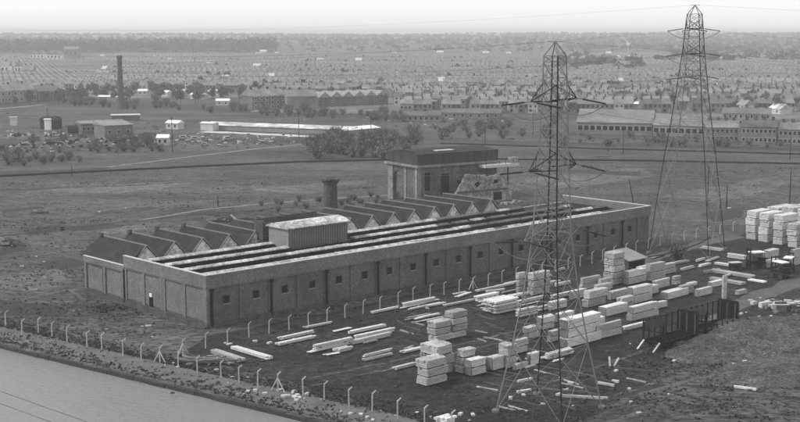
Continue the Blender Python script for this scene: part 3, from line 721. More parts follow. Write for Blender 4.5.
# rows of old bearers lying on the yard
for i in range(110):
    x = rnd.uniform(398, 540) if i < 64 else rnd.uniform(430, 700); y = 296+rnd.random()*52-(x-470)*.08 if i < 64 else rnd.uniform(362, 408)-(x-560)*.05
    if 425 < x < 475 and 305 < y: continue
    p = g(x, y); o = MB().box(-rnd.uniform(1.0,2.4), rnd.uniform(1.0,2.4), -.09, .09, .0, .16).build('timber_bearer', M_TIMBD if rnd.random() < .75 else M_TIMBG)
    o.location = p; o.rotation_euler = (0,0,FR+math.pi/2+rnd.gauss(0,.12)); tag(o, 'old timber bearer lying in rows on the dark yard', 'timber', 'old bearers lying on the yard')
for i, (x, y, l, a, ds, m) in enumerate(((634,371,5.5,-.35,'thick dark log lying below the wagons',M_TIMBD), (560,392,7,-.25,'long dark pole lying right of the pylon feet',M_TIMBD), (585,398,6,-.2,'grey pole lying lowest right of the pylon feet',M_TIMBG),
     (525,381,2.6,.6,'short pale plank lying between the pylon feet',T), (524,392,2.2,.5,'thin white plank below the pylon feet',T), (745,389,3,-.5,'small pale plank on the rough ground at right',T), (606,385,2.4,-.6,'grey short plank on the track below the logs',M_TIMBG))):
    o = MB().box(-l/2, l/2, -.18, .18, 0, .32).build('loose_plank', m); o.location = g(x, y); o.rotation_euler = (0,0,a); tag(o, ds, 'plank')
for x, ds in ((610,'left white board propped upright below the logs'), (614,'right white board propped slanting below the logs')):
    o = MB().box(-.12,.12,-.06,.06,0,1.4).build('marker_board', M_WHITE); o.location = g(x, 366); o.rotation_euler = (0, .62 if x > 613 else -.10, .4); tag(o, ds, 'board')

# ------------------------------------------------------------------ wagons
def wagon():
    t = thing('bolster_wagon', 'nearer rusty open-framed wagon with side stakes and dark bulkhead', 'wagon')
    Lw, Ww = 9.6, 3.6
    m = MB(); m.box(0, Lw, 0, .28, .75, 1.2); m.box(0, Lw, Ww-.28, Ww, .75, 1.2)
    for i in range(9): x = i*(Lw-.25)/8; m.box(x, x+.25, .28, Ww-.28, .8, 1.1)
    m.build('frame', M_BLACK, t)
    for s_ in (0, 1):
        for i in range(7):
            x = .1+i*(Lw-.5)/6; y = -.1 if s_ == 0 else Ww+.1
            if s_ == 0 and i in (1,2,4,5): zt = 1.9
            else: zt = 4.3
            MB().box(x, x+.16, y-.08, y+.08, .8, zt).build('stake', M_BLACK, t)
    m = MB(); m.box(.1, Lw*.55, Ww-.08, Ww-.02, 2.6, 3.9); m.box(.1, Lw-.3, Ww+.2, Ww+.3, 4.0, 4.25); m.box(.1, Lw-.3, Ww+.2, Ww+.28, 2.2, 2.4); m.build('side_rail', M_TIMBD, t)
    m = MB(); m.box(Lw-.35, Lw-.15, 0, Ww, 1.2, 4.6); bk = m.build('bulkhead', M_BLACK, t)
    for y in (.3, Ww*.5, Ww-.5): MB().box(Lw-.47, Lw-.352, y, y+.2, 1.2, 4.2).build('rib', M_TIMBD, bk)
    m = MB(); m.box(0, .18, 0, .18, 1.2, 3.9); m.box(0, .18, Ww-.18, Ww, 1.2, 3.9); m.box(0, .16, .18, Ww-.18, 2.6, 2.8); m.build('end_frame', M_BLACK, t)
    for x in (1.4, 2.9, Lw-2.9, Lw-1.4):
        for y in (.35, Ww-.45):
            w_ = MB(); k = len(w_.v)
            n = 14
            for yy in (y, y+.12):
                for i in range(n): a = 2*math.pi*i/n; w_.v.append((x+.45*math.cos(a), yy, .45+.45*math.sin(a)))
            w_.f += [tuple(range(n)), tuple(reversed(range(n, 2*n)))] + [(i, n+i, n+(i+1)%n, (i+1)%n) for i in range(n)]
            w_.build('wheel', M_BLACK, t)
    return t
wg = wagon(); p0 = g(662, 351); wg.location = p0; wg.rotation_euler = (0,0,FR)
q = p0+UF*11.4; w2 = dup(wg, q, FR, 1.0, 'farther rusty open-framed wagon ending in a dark bulkhead', 'rusty open wagons'); wg['group'] = 'rusty open wagons'
for nm, y in (('left', 3.2), ('right', .3)):
    p = p0+VF*y-UF*.2; o = MB().bar((0,0,1.2), tuple(-UF*1.7)[:2]+(0,), .14).build('prop', M_TIMB); o.location = p; tag(o, '%s pale timber prop slanting against the nearer wagon' % nm, 'prop')

# ------------------------------------------------------------------ forklifts and cart
def forklift():
    t = thing('forklift_truck', 'forklift truck with a white canopy at the yard right side', 'forklift')
    m = MB(); m.box(-1.4, 1.1, -.7, .7, .4, 1.3); m.box(-1.4, -.6, -.65, .65, 1.3, 1.7); m.build('body', M_BLACK, t)
    MB().box(-1.3, .9, -.7, .7, 2.45, 2.6).build('canopy', M_WHITE, t)
    for x, y in ((-1.2,-.6),(-1.2,.6),(.8,-.6),(.8,.6)): MB().bar((x,y,1.2),(x,y,2.46),.05).build('canopy_post', M_BLACK, t)
    m = MB(); m.box(1.15,1.3,-.5,-.38,.1,3.2); m.box(1.15,1.3,.38,.5,.1,3.2); m.box(1.15,1.28,-.38,.38,2.9,3.1); m.build('mast', M_BLACK, t)
    for y in (-.35,.35): MB().box(1.3,2.5,y-.08,y+.08,.15,.25).build('fork', M_BLACK, t)
    MB().box(-.3,.1,-.3,.3,1.3,1.8).build('seat', M_GAP, t)
    for x in (-1,.8):
        for y in (-.85,.71):
            w_ = MB(); n = 12
            for yy in (y, y+.14):
                for i in range(n): a = 2*math.pi*i/n; w_.v.append((x+.4*math.cos(a), yy, .4+.4*math.sin(a)))
            w_.f += [tuple(range(n)), tuple(reversed(range(n, 2*n)))] + [(i, n+i, n+(i+1)%n, (i+1)%n) for i in range(n)]
            w_.build('wheel', M_GAP, t)
    return t
fl = forklift(); fl.location = g(779, 278); fl.rotation_euler = (0,0,R(120)); fl.scale = (1.3,)*3; fl['label'] = 'nearer forklift truck with white canopy beside the grey pair stack'; fl['group'] = 'forklift trucks'
dup(fl, g(788.5,272), R(60), 1.2, 'farther forklift truck just behind the nearer white-topped one', 'forklift trucks')
dup(fl, g(755,268.5), R(200), 1.35, 'leftmost forklift truck standing before the pale beam pile', 'forklift trucks')
ct = thing('flat_cart', 'small dark cart carrying a pale board below beam pile', 'cart', g(735,270), .3)
MB().box(-1.1,1.1,-.7,.7,.5,1.5).build('body', M_BLACK, ct); MB().box(-1.3,1.2,-.75,.75,1.505,1.65).build('load_board', M_PALE, ct)
for x in (-.7,.7):
    for y in (-.8,.68):
        MB().bar((x,y,.35),(x,y+.12,.35),.35,n=10).build('wheel', M_GAP, ct)
# open-fronted shed by the track
sh = thing('lean_to_shed', 'low open-fronted shed with a pale sloping roof behind the stacks', 'shed', g(628,274), FR)
m = MB(); m.box(0,.2,0,4.5,0,2.7); m.box(5.4,5.6,0,4.5,0,2.7); m.box(.2,5.4,4.3,4.5,0,3.6); m.build('wall', M_TIMBD, sh)
m = MB(); m.quad((-.3,-.5,2.75),(5.9,-.5,2.75),(5.9,4.8,4.1),(-.3,4.8,4.1)); m.quad((-.3,-.5,2.6),(-.3,4.8,3.95),(5.9,4.8,3.95),(5.9,-.5,2.6)); m.quad((-.3,-.5,2.6),(5.9,-.5,2.6),(5.9,-.5,2.75),(-.3,-.5,2.75)); m.quad((-.3,-.5,2.6),(-.3,-.5,2.75),(-.3,4.8,4.1),(-.3,4.8,3.95)); m.quad((5.9,-.5,2.6),(5.9,4.8,3.95),(5.9,4.8,4.1),(5.9,-.5,2.75)); m.build('roof', M_MID, sh)
m = MB(); P = [g(x, y)+Vector((0,0,z)) for x, y, z in ((646,263,1.2),(665,258.5,.9),(684,252.5,.8),(700,248,1.1),(710,244,1.5))]
m.tube(P, .14, 6); tag(m.build('black_pipe', M_BLACK), 'black sagging pipe running along the pale dirt track', 'pipe')

# ------------------------------------------------------------------ rough mound, rubble, litter
def mound(name, px, py, rx, ry, h, m, rot=0, seed=0, nz=26):
    c = g(px, py); r_ = random.Random(seed); mb = MB(); n = nz; ph = [r_.uniform(0,6) for _ in range(6)]
    for i in range(n+1):
        for j in range(n+1):
            x = -1+2*i/n; y = -1+2*j/n; d = math.hypot(x, y); e = max(0, 1-d*d)
            z = h*e*(.62+.2*math.sin(5*x+ph[0])*math.cos(4*y+ph[1])+.2*math.sin(11*x+ph[2]+3*y)*math.cos(9*y+ph[3])) + (r_.uniform(0,.10)*h if e > .05 else 0)
            X, Y = x*rx, y*ry; mb.v.append((X*math.cos(rot)-Y*math.sin(rot), X*math.sin(rot)+Y*math.cos(rot), z-.05 if e == 0 else z+.03))
    for i in range(n):
        for j in range(n): k = i*(n+1)+j; mb.f.append((k, k+n+1, k+n+2, k+1))
    o = mb.build(name, m, smooth=True); o.location = c; return o
struct(mound('earth_mound', 772, 338, 17, 13, 2.6, M_MOUND, .6, 3, 60))
struct(mound('earth_mound', 716, 352, 9, 6, 1.3, M_MOUND, .6, 4, 40))
struct(mound('earth_mound', 800, 372, 14, 8, 1.0, M_MOUND, .3, 5, 40))
def scatter(name, label, spots, m, smin, smax, cat='debris', flat=.5):
    mb = MB()
    for x, y, n, sx, sy in spots:
        for i in range(n):
            p = g(x+rnd.gauss(0, sx), y+rnd.gauss(0, sy)); q = rnd.uniform(smin, smax); a = rnd.uniform(0, 3.14)
            mb.obox((p.x, p.y), (math.cos(a), math.sin(a)), q*rnd.uniform(.8,2.2), q, -.05, q*flat*rnd.uniform(.6,1.3))
    return tag(mb.build(name, m), label, cat, kind='stuff')
scatter('white_litter', 'white stones and litter scattered along the fences and the yard', [(265,392,10,18,3),(300,398,9,14,2),(380,415,9,25,3),(225,378,6,12,3),(170,362,4,8,3),(120,330,4,30,4),(40,262,4,30,10),(640,385,12,60,16),(760,310,10,22,8),(735,352,10,30,8),(250,342,5,20,3),(560,385,8,30,12),(70,222,4,60,14),(330,175,4,120,8),(700,195,5,70,12),(440,415,6,20,5)], M_PALE, .16, .5)
scatter('yard_scraps', 'dark scraps and broken wood scattered over the yard ground', [(560,395,60,40,13),(300,345,50,50,12),(600,350,60,60,14),(720,270,50,40,10),(470,330,60,60,14),(700,380,60,60,18),(250,380,25,40,10),(380,395,40,50,10)], M_TIMBD, .12, .45)
scatter('rubble', 'pale rubble lying over the earth mound at right', [(775,328,40,18,8),(745,345,20,14,5),(783,308,24,10,4)], M_RUBBLE, .2, .8)
rp = thing('rubble_heap', 'low heap of pale broken slabs and dark scrap on the mound', 'rubble heap', g(788,308))
mb = MB()
for i in range(26): mb.obox((rnd.gauss(0,2.2), rnd.gauss(0,1.2)), (1, rnd.gauss(0,.5)), rnd.uniform(.6,3), rnd.uniform(.3,.8), .1+rnd.random()*.5, .4+rnd.random()*.9)
mb.build('slabs', M_PALE, rp); mb = MB()
for i in range(26): mb.obox((rnd.gauss(0,2.6), rnd.gauss(0,1.5)), (1, rnd.gauss(0,.8)), rnd.uniform(.4,2), rnd.uniform(.2,.6), 0, .3+rnd.random()*1.1)
mb.build('scrap', M_TIMBD, rp)
def wood_heap(px, py, label, s_=1.0, n=16):
    t = thing('debris_heap', label, 'debris heap', g(px, py)); 
    for m, nm in ((M_MID,'boards'), (M_TIMBD,'scrap')):
        mb = MB()
        for i in range(n): a = rnd.uniform(0,3.14); z = rnd.random()*.7*s_; mb.bar((rnd.gauss(0,1.6*s_), rnd.gauss(0,.8*s_), z), (rnd.gauss(0,1.8*s_), rnd.gauss(0,1*s_), z+rnd.random()*.4*s_), rnd.uniform(.08,.2)*s_)
        mb.build(nm, m, t)
wood_heap(3, 245, 'heap of tangled white and dark debris at left edge', 1.6)
wood_heap(42, 213, 'small dark heap with pale boards in the left field', 1.0, 9)
wood_heap(230, 221, 'debris heap on rough ground behind the gabled roofs', 1.5)
wood_heap(208, 363, 'heap of broken boxes beside the canal fence', 1.0, 22)
wood_heap(600, 158, 'small white heap beside the railway at right', 1.0, 6)

scatter('vehicle_yard_clutter', 'dark and grey clutter spread over the vehicle yard', [(190,140,110,34,3.5),(265,142,70,40,2.5),(150,140,60,14,6),(60,136,120,40,8),(440,122,90,50,6),(640,140,60,80,5)], M_SCRAP, .35, 1.3)
scatter('pale_clutter', 'pale broken sheets among the vehicle yard clutter', [(190,139,36,34,3),(255,141,26,40,2.5),(55,138,40,34,8),(440,120,20,50,5),(160,99,16,60,3)], M_PALE, .3, 1.1)
# rough grass tufts and weeds on the banks and fields
def tufts(name, label, spots, m, smin, smax):
    r_ = np.random.RandomState(3); V = []
    for x, y, n, sx, sy in spots:
        cl = None
        for i in range(n):
            if sx and i % 16 == 0: cl = g(x+rnd.uniform(-sx, sx), y+rnd.uniform(-sy, sy)); cr = rnd.uniform(.8, 4.5)
            p = cl+Vector((rnd.gauss(0, cr*1.6), rnd.gauss(0, cr), 0)) if sx else SW(rnd.uniform(x, y), abs(rnd.gauss(0, sy))+1.0+rnd.choice((0, 6.5, 6.5)))
            if (p-P0).dot(NL) < .6: continue
            lu, lv = (p-A).dot(UF), (p-A).dot(VF)
            if -1 < lu < 122 and -1 < lv < 43: continue
            q = rnd.uniform(smin, smax)
            for k in range(4):
                a = rnd.uniform(0,3.14); dx, dy = math.cos(a)*q*.5, math.sin(a)*q*.5; ox, oy = rnd.gauss(0,q*.4), rnd.gauss(0,q*.4); h = q*rnd.uniform(.4,.9); lx, ly = rnd.gauss(0,.2*q), rnd.gauss(0,.2*q)
                V += [(p.x+ox-dx, p.y+oy-dy, -.01), (p.x+ox+dx, p.y+oy+dy, -.01), (p.x+ox+dx*.5+lx, p.y+oy+dy*.5+ly, h), (p.x+ox-dx*.5+lx, p.y+oy-dy*.5+ly, h)]
    V = np.array(V); return tag(big_mesh(name, V, np.arange(len(V)).reshape(-1,4), m), label, 'grass', kind='stuff')
tufts('rough_grass', 'rough grass tufts over the bank and open fields', [(-30,75,2600,0,2.2),(60,270,700,70,50),(200,200,900,220,28),(600,185,900,210,24),(120,320,400,70,20),(725,382,1100,85,36),(560,412,260,80,10),(20,340,300,60,10)], M_TUFT, .12, .34)
tufts('dark_weeds', 'dark weeds growing over the bank, field and mound', [(-30,75,700,0,1.6),(60,260,110,70,45),(200,200,120,220,28),(600,185,110,210,24),(140,306,160,70,5),(755,340,420,50,22),(700,385,150,90,30),(330,318,160,140,12)], M_WEED, .12, .36)
# ------------------------------------------------------------------ telegraph poles
def pole(px, yb, yt, label, arms=0, lean=0.0, r=.16):
    h = hz(px, yb, yt); t = thing('telegraph_pole', label, 'pole', g(px, yb), 0, 'dark wooden poles')
    MB().bar((0,0,-.2), (lean*h,0,h), r, r*.7, n=8).build('pole', M_BLACK, t)
    for k in range(arms): MB().box(-.9,.9,-.06,.06,h-.5-.7*k,h-.36-.7*k).build('crossarm', M_BLACK, t)
for a in ((172.5,152,117,'tall pole left of the long pale shed',2), (299,140,113,'pole in front of the long pale shed, middle',1), (371,137,112,'pole at the right end of the long pale shed',1), (485,148,122,'pole beside the railway behind the tank house',1),
          (533,135,110,'pole left of the near pylon in the waste ground',1), (623,154,128,'pole before the long pitched factory roof at right',1), (790,160,133,'pole before the terraces at far right',1), (218,206,196,'short post in the left field',0),
          (707.5,206,167,'thick dark post right of the farther pylon',0), (726.5,208,185,'short dark post by the right-hand fence',0), (789.5,206,172,'tall dark post above the right-hand timber stacks',0), (72,176,166,'signal post by the left railway',0), (48,128,108,'pole beside the dark shed at left',1)):
    pole(*a)
pole(634, 205, 178, 'leaning dark post behind the factory corner', 0, -.22)

# ------------------------------------------------------------------ trees, shrubs
def leaf_cloud(n, rx, ry, rz, cz, size, seed, clumps=14, shell=.55):
    r_ = np.random.RandomState(seed)
    cc = r_.normal(size=(clumps,3)); cc /= np.linalg.norm(cc, axis=1)[:,None]; cc *= (shell+ (1-shell)*r_.rand(clumps,1))*.72
    which = r_.randint(0, clumps, n); p = cc[which]+r_.normal(size=(n,3))*.19
    p = p*np.array([rx,ry,rz])+np.array([0,0,cz])
    d1 = r_.normal(size=(n,3)); d1 /= np.linalg.norm(d1,axis=1)[:,None]; d2 = np.cross(d1, r_.normal(size=(n,3))); d2 /= np.linalg.norm(d2,axis=1)[:,None]
    sz = size*(.6+.8*r_.rand(n,1)); a = p-d1*sz-d2*sz*.6; b_ = p+d1*sz-d2*sz*.6; c = p+d1*sz+d2*sz*.6; e = p-d1*sz+d2*sz*.6
    V = np.stack([a,b_,c,e],1).reshape(-1,3); V[:,2] = np.maximum(V[:,2], .05)
    return V, np.arange(4*n).reshape(-1,4)
def tree_proto(name, label, cat, h, rx, seed, nleaf, size, trunkr, m):
    t = thing(name, label, cat)
    r_ = random.Random(seed); mb = MB(); mb.bar((0,0,-.2), (0,0,h*.55), trunkr, trunkr*.6, n=7)
    for i in range(9):
        a = r_.uniform(0,6.28); z = h*r_.uniform(.3,.6); e = Vector((math.cos(a)*rx*.7, math.sin(a)*rx*.7, h*r_.uniform(.65,.95)))
        mb.bar((0,0,z), e, trunkr*.4, trunkr*.12, n=5)
        for k in range(3): mb.bar(e*.7+Vector((0,0,z*.3)), e+Vector((r_.gauss(0,.5), r_.gauss(0,.5), r_.gauss(.2,.4))), trunkr*.15, trunkr*.06, n=3)
    mb.build('trunk', M_TRUNK, t)
    V, F = leaf_cloud(nleaf, rx, rx, h*.42, h*.6, size, seed); big_mesh('crown', V, F, m, t)
    return t
TP = [tree_proto('broadleaf_tree', 'grey broadleaf tree among the terraced streets', 'tree', 8.5, 3.4, 11+i, 420, .34, .22, M_LEAF) for i in range(4)]
SP = []
for i in range(3):
    t = thing('bare_shrub', 'grey twiggy bush in the thicket behind the railway', 'bush'); r_ = random.Random(40+i); mb = MB()
    for k in range(60):
        a = r_.uniform(0,6.28); e = Vector((math.cos(a)*r_.uniform(.3,2.6), math.sin(a)*r_.uniform(.3,2.6), r_.uniform(1.6,4.4))); b0 = Vector((e.x*.15, e.y*.15, 0))
        mid = b0.lerp(e,.6)+Vector((r_.gauss(0,.2), r_.gauss(0,.2), .3)); mb.bar(b0, mid, .06, .04, n=3); mb.bar(mid, e, .04, .015, n=3)
        for q in range(3): mb.bar(mid.lerp(e, q/3), e+Vector((r_.gauss(0,.6), r_.gauss(0,.6), r_.gauss(0,.4))), .025, .01, n=3)
    mb.build('stems', M_TRUNK, t); V, F = leaf_cloud(520, 2.8, 2.8, 2.3, 2.3, .17, 60+i, 16); big_mesh('foliage', V, F, M_BUSH, t); SP.append(t)
proto_used = set()
def place(protos, p, s, label, group):
    i = rnd.randrange(len(protos)); pr = protos[i]; rz = rnd.uniform(0,6.28)
    if pr.name not in proto_used:
        proto_used.add(pr.name); kids(pr); [kids(c) for c in kids(pr)]
        pr.location = p; pr.rotation_euler = (0,0,rz); pr.scale = (s,s,s); pr['label'] = label; pr['group'] = group; return pr
    return dup(pr, p, rz, s, label, group)
def bushes(spots, label, group, smin=.8, smax=1.5):
    for x, y in spots: place(SP, g(x, y), rnd.uniform(smin, smax), label, group)
bushes([(312+rnd.uniform(0,112), 0) for _ in range(0)], '', '')
for i in range(44):
    x = 308+112*rnd.random(); y = 159-19*rnd.random()-(max(0, x-395)*.25); 
    place(SP, g(x, y), rnd.uniform(.9,1.7), 'grey twiggy bush in the thicket left of the tank house', 'bushes of the thicket by the railway')
for i in range(34):
    x = 425+130*rnd.random(); y = 122+18*rnd.random(); place(SP, g(x, y), rnd.uniform(.6,1.2), 'low grey bush on the waste ground behind the tank house', 'bushes on the waste ground')
for i in range(40):
    x = 2+100*rnd.random(); y = 146+22*rnd.random()-x*.06; place(SP, g(x, y), rnd.uniform(.5,1.0), 'dark low bush on the bank below the scrap yard', 'bushes below the scrap yard')
for i in range(26):
    x = 105+55*rnd.random(); y = 140+14*rnd.random(); place(SP, g(x, y), rnd.uniform(.5,.95), 'low bush right of the scrap yard', 'bushes right of the scrap yard')
for i in range(60):
    x = 60+350*rnd.random(); y = 103+ (x-60)*.047+rnd.uniform(-2,3); place(SP, g(x, y), rnd.uniform(.8,1.4), 'dark hedge bush on the long embankment below the terraces', 'hedge bushes on the embankment')
for i in range(44):
    x = 560+240*rnd.random(); y = 136+10*rnd.random()+(x-560)*.012; place(SP, g(x, y), rnd.uniform(.4,.9), 'low bush along the upper railway at right', 'bushes along the upper railway')
for i in range(26):
    x = 260+140*rnd.random(); y = 206+rnd.gauss(0,3.5)-(x-260)*.04; place(SP, g(x, y), rnd.uniform(.25,.45), 'tuft of weeds behind the factory roofs', 'weeds behind the factory')
place(SP, g(678,262), .9, 'bare bush standing alone in the pale track', 'bush by the track')

# ------------------------------------------------------------------ background buildings
def building(name, label, cat, x1, y1, x2, y2, depth, wh, rh, wm, rm, win=None, chim=0, ridge='along', group=None, winm=None, over=.4):
    """front wall from pixel (x1,y1) to (x2,y2); depth away; wall height; roof rise"""
    a = g(x1, y1); b_ = g(x2, y2); Lb = (b_-a).length; t = thing(name, label, cat, a, math.atan2(b_.y-a.y, b_.x-a.x), group)
    MB().box(0, Lb, 0, depth, 0, wh).build('wall', wm, t)
    m = MB()
    if ridge == 'along': m.prism_x([(-over, wh+.02), (depth+over, wh+.02), (depth/2, wh+rh)], -over, Lb+over)
    elif ridge == 'mono': m.prism_x([(-over, wh+.02), (depth+over, wh+.02), (depth+over, wh+rh), (-over, wh+.2)], -over, Lb+over)
    else: 
        nr = ridge
        for i in range(nr): m.prism([(Lb*i/nr, wh+.02), (Lb*(i+1)/nr, wh+.02), (Lb*(i+.5)/nr, wh+rh)], -over, depth+over)
    rf = m.build('roof', rm, t)
    for i in range(chim):
        x = Lb*(i+.5)/chim; MB().box(x-.7, x+.7, depth/2-.4, depth/2+.4, wh+rh*.7, wh+rh+1.3).build('chimney', M_BRICKD, rf)
    if win:
        nx, rows, ww_, hh = win
        for r_ in range(rows):
            for i in range(nx):
                x = Lb*(i+.5)/nx; z = wh*(r_+.55)/rows
                f = MB().box(x-ww_/2-.15, x+ww_/2+.15, -.08, -.004, z-hh/2-.15, z+hh/2+.15).build('window', winm or M_PALE, t)
                MB().box(x-ww_/2, x+ww_/2, -.13, -.084, z-hh/2, z+hh/2).build('pane', M_GLASSD, f)
    return t
building('long_shed', 'very long low shed with a white roof beyond the left field', 'shed', 204,129.5,350,135, 7, 2.2, 1.3, M_MID, M_ASBW, None, 0, 'mono')
strip('pale_apron', gp((204,131.5),(270,134.5),(338,138)), 8, M_PALE, .02, 1.5, 8)
building('long_shed', 'narrow right-hand continuation of the long white-roofed shed', 'shed', 346,135.5,380,132.5, 5, 2.2, 1.2, M_MID, M_WHITE, None, 0, 'mono')
building('white_block', 'small white block at the left end of the long shed', 'shed', 200.5,130.5,213,131, 5, 3.6, .6, M_PALE, M_WHITE)
building('terrace_block', 'three-storey terrace with white-framed windows, tall roof facing the field', 'terrace', 253,110,286,108.5, 14, 8.2, 4.2, M_BRICKM, M_SLATEM, (6,3,1.5,1.5), 4, winm=M_WHITE)
building('terrace_block', 'blank-walled brick terrace end right of the white-windowed terrace', 'terrace', 287,109.5,317,109, 16, 8.0, 4.0, M_BRICKM, M_SLATEM, None, 3)
building('terrace_block', 'row of pale gabled houses stepping away right of the brick end', 'terrace', 319,107,388,104.5, 18, 6.0, 3.5, M_BRICKM, M_MID, (8,2,1.2,1.3), 0, 6)
building('brick_house', 'two-storey brick house with white windows at far left', 'house', -6,104,36,101, 12, 8.0, 4.5, M_BRICKM, M_SLATEM, (7,2,1.6,2.0), 3, winm=M_WHITE)
building('brick_house', 'plain brick row joined right of the white-windowed house', 'house', 38,101,60,100.5, 12, 6.5, 4.0, M_BRICKM, M_SLATEM, (4,2,1.2,1.4), 2)
building('white_house', 'white rendered house with twin gables on the far left rise', 'house', 30,64,44,64, 16, 14, 6, M_WHITE, M_MID, (4,2,2,3), 2, 2)
building('white_house', 'white rendered house beside the twin-gabled house', 'house', 47,64.5,61,64.5, 16, 14, 6, M_WHITE, M_MID, (4,2,2,3), 2, 2)
building('stone_tower', 'square pale tower right of the white houses on the rise', 'tower', 64,65,78,65, 18, 22, 4, M_MID, M_SLATEM, (3,2,2,3))
building('white_house', 'smaller white house at the far left edge', 'house', 1,78,9,78, 12, 12, 5, M_WHITE, M_MID, (2,2,2,2.5), 1)
building('white_house', 'narrow white gabled house right of the far left house', 'house', 15,78.5,21,78.5, 12, 12, 5, M_WHITE, M_MID, (2,2,1.5,2.5), 1, 1)
building('grey_house', 'grey house between the two small white houses', 'house', 22,79,33,79, 12, 9, 5, M_BRICKM, M_SLATEM, (3,2,1.5,2), 2)
building('dark_shed', 'black timber shed with a white end at the scrap yard', 'shed', 47,129.5,62,128.5, 6, 4.5, 1.6, M_BLACK, M_BLACK)
building('white_hut', 'white hut against the dark timber shed', 'hut', 44.5,130,50,130, 3, 5, .6, M_WHITE, M_PALE)
building('white_hut', 'tall white hoarding hut left of the scrap yard sheds', 'hut', 10,125.5,16.5,125.5, 2, 4.2, .3, M_PALE, M_PALE)
building('brick_works', 'low wide brick works with flat grey roof below the tall chimney', 'works', 82,135,104,134, 9, 5.2, 1.2, M_BRICK, M_MID, (5,1,1.2,1.6))
building('brick_works', 'broad pale brick works right of the low works', 'works', 105,140,133,138.5, 12, 6.2, 1.8, M_BRICKL, M_MID, (3,1,1.2,1.4), 0, 'mono')
building('flat_roofed_shed', 'flat-roofed shed behind the broad works with a white roof edge', 'shed', 112,121,140,120.5, 8, 3, .5, M_BRICK, M_PALE)
building('pale_shed', 'white-roofed shed among parked vans behind the hedge', 'shed', 98,99.5,120,100, 6, 2, 1, M_MID, M_WHITE)
for x1, y1, x2, y2, ds in ((138,95,147,95,'small white works roof above the hedge, leftmost'), (158,96,167,96.5,'small white works roof with dark door above the hedge'), (176,95,184,95,'white shed below the far tower block'), (190,99,203,99.5,'white shed mid way along the hedge'), (208,95,220,95.5,'white house left of the big terrace'), (216,105.5,229,105.5,'white sloping roof above the embankment'), (166,129,178,129.5,'pale shed at the end of the vehicle yard'), (157,145,168,145,'white caravan-like hut in the vehicle yard')):
    building('white_shed', ds, 'shed', x1, y1, x2, y2, 5, 3.0, 1.4, M_PALE, M_WHITE, (2,1,1,1.2))
for x1, y1, x2, y2, wh, ds in ((400,112,428,112.5,5,'long low building with white windows right of the terraces'), (431,110,466,111,7,'two-storey row with many white windows'), (470,110,515,109,3.5,'low dark shed with a pale roof edge'), (402,121,440,121.5,3,'low shed row beside the waste ground'), (442,118,500,119,3,'low grey shed row left of the near pylon')):
    building('low_works', ds, 'works', x1, y1, x2, y2, 10, wh, 2.2, M_BRICKM, M_SLATEM, (7,1 if wh < 6 else 2,1.6,1.6), 0, winm=M_PALE)
building('pitched_works', 'long works with a pale pitched roof left of the farther pylon', 'works', 577,134,652,135.5, 26, 5.6, 5.5, M_BRICKM, M_SLATEM, (12,1,2.2,2.2))
building('pitched_works', 'lower continuation of the pale-roofed works behind the farther pylon', 'works', 653,136,704,137.5, 22, 5.0, 4.5, M_BRICKM, M_SLATEM, (8,1,2.2,2.2))
building('white_roofed_shed', 'low shed with a bright white roof behind the pitched works', 'shed', 632,107.5,666,107.5, 8, 2.2, 1.6, M_MID, M_WHITE)
building('white_roofed_shed', 'thin white-roofed shed above the right terraces', 'shed', 702,89,726,89, 14, 3, 2, M_MID, M_PALE)
building('terrace_block', 'two-storey terrace with dark windows left of the far right terrace', 'terrace', 706,142,738,142.5, 9, 6.4, 3, M_BRICKM, M_SLATEM, (7,2,1.1,1.5), 4)
building('terrace_block', 'far right terrace with a row of dark windows', 'terrace', 741,144,776,145, 9, 7.4, 3, M_BRICKM, M_SLATEM, (8,2,1.1,1.5), 4)
building('terrace_block', 'terrace cut by the right edge of the picture', 'terrace', 778,145,815,146, 9, 6.6, 3, M_BRICKM, M_SLATEM, (8,2,1.1,1.5), 4)
building('terrace_block', 'grey flat-fronted terrace above the far right terrace', 'terrace', 722,125,770,126, 9, 6.0, 3, M_BRICKM, M_SLATEM, (9,2,1.1,1.5), 5)
building('white_house', 'bright white house front above the right terraces', 'house', 736,113.5,744,114, 9, 5, 3, M_PALE, M_MID, (2,2,1,1.2), 1)
building('white_house', 'white slanting roofed house at far right', 'house', 768,113.5,780,114.5, 9, 3, 3, M_PALE, M_ASBW, (2,1,1,1.2), 1)
building('dome_hut', 'small white-roofed hut right of the farther pylon', 'hut', 734,120,741,120, 7, 3, 2.5, M_PALE, M_WHITE)
mill = thing('mill_chimney', 'tall thin dark factory chimney at left among the streets', 'chimney', g(121,109))
hc = hz(121,109,55.5); MB().lathe([(1.95,0),(1.5,hc*.93)], 12).build('shaft', M_BRICKD, mill)
MB().lathe([(1.55,hc*.93),(1.8,hc*.95),(1.8,hc*.99),(1.5,hc)], 12).build('cap', M_BRICKD, mill)
crn = thing('crane_jib', 'pale slanting crane jib on the far skyline', 'crane', g(628,58)); hcr = 26
MB().bar((0,0,0),(0,0,hcr),1.0).build('mast', M_PALE, crn); MB().bar((0,0,hcr),(-16,0,hcr+17),.9,.5).build('jib', M_WHITE, crn); MB().box(-3,3,-2,2,hcr-3,hcr+1).build('cab', M_WHITE, crn)
tb = thing('dark_tank', 'dark round-ended tank beside the low brick works', 'tank', g(75,134)); MB().bar((-3,0,2.2),(3,0,2.2),2.0,n=14).build('tank', M_BLACK, tb); MB().box(-2.4,2.4,-.6,.6,0,.6).build('cradle', M_MID, tb)

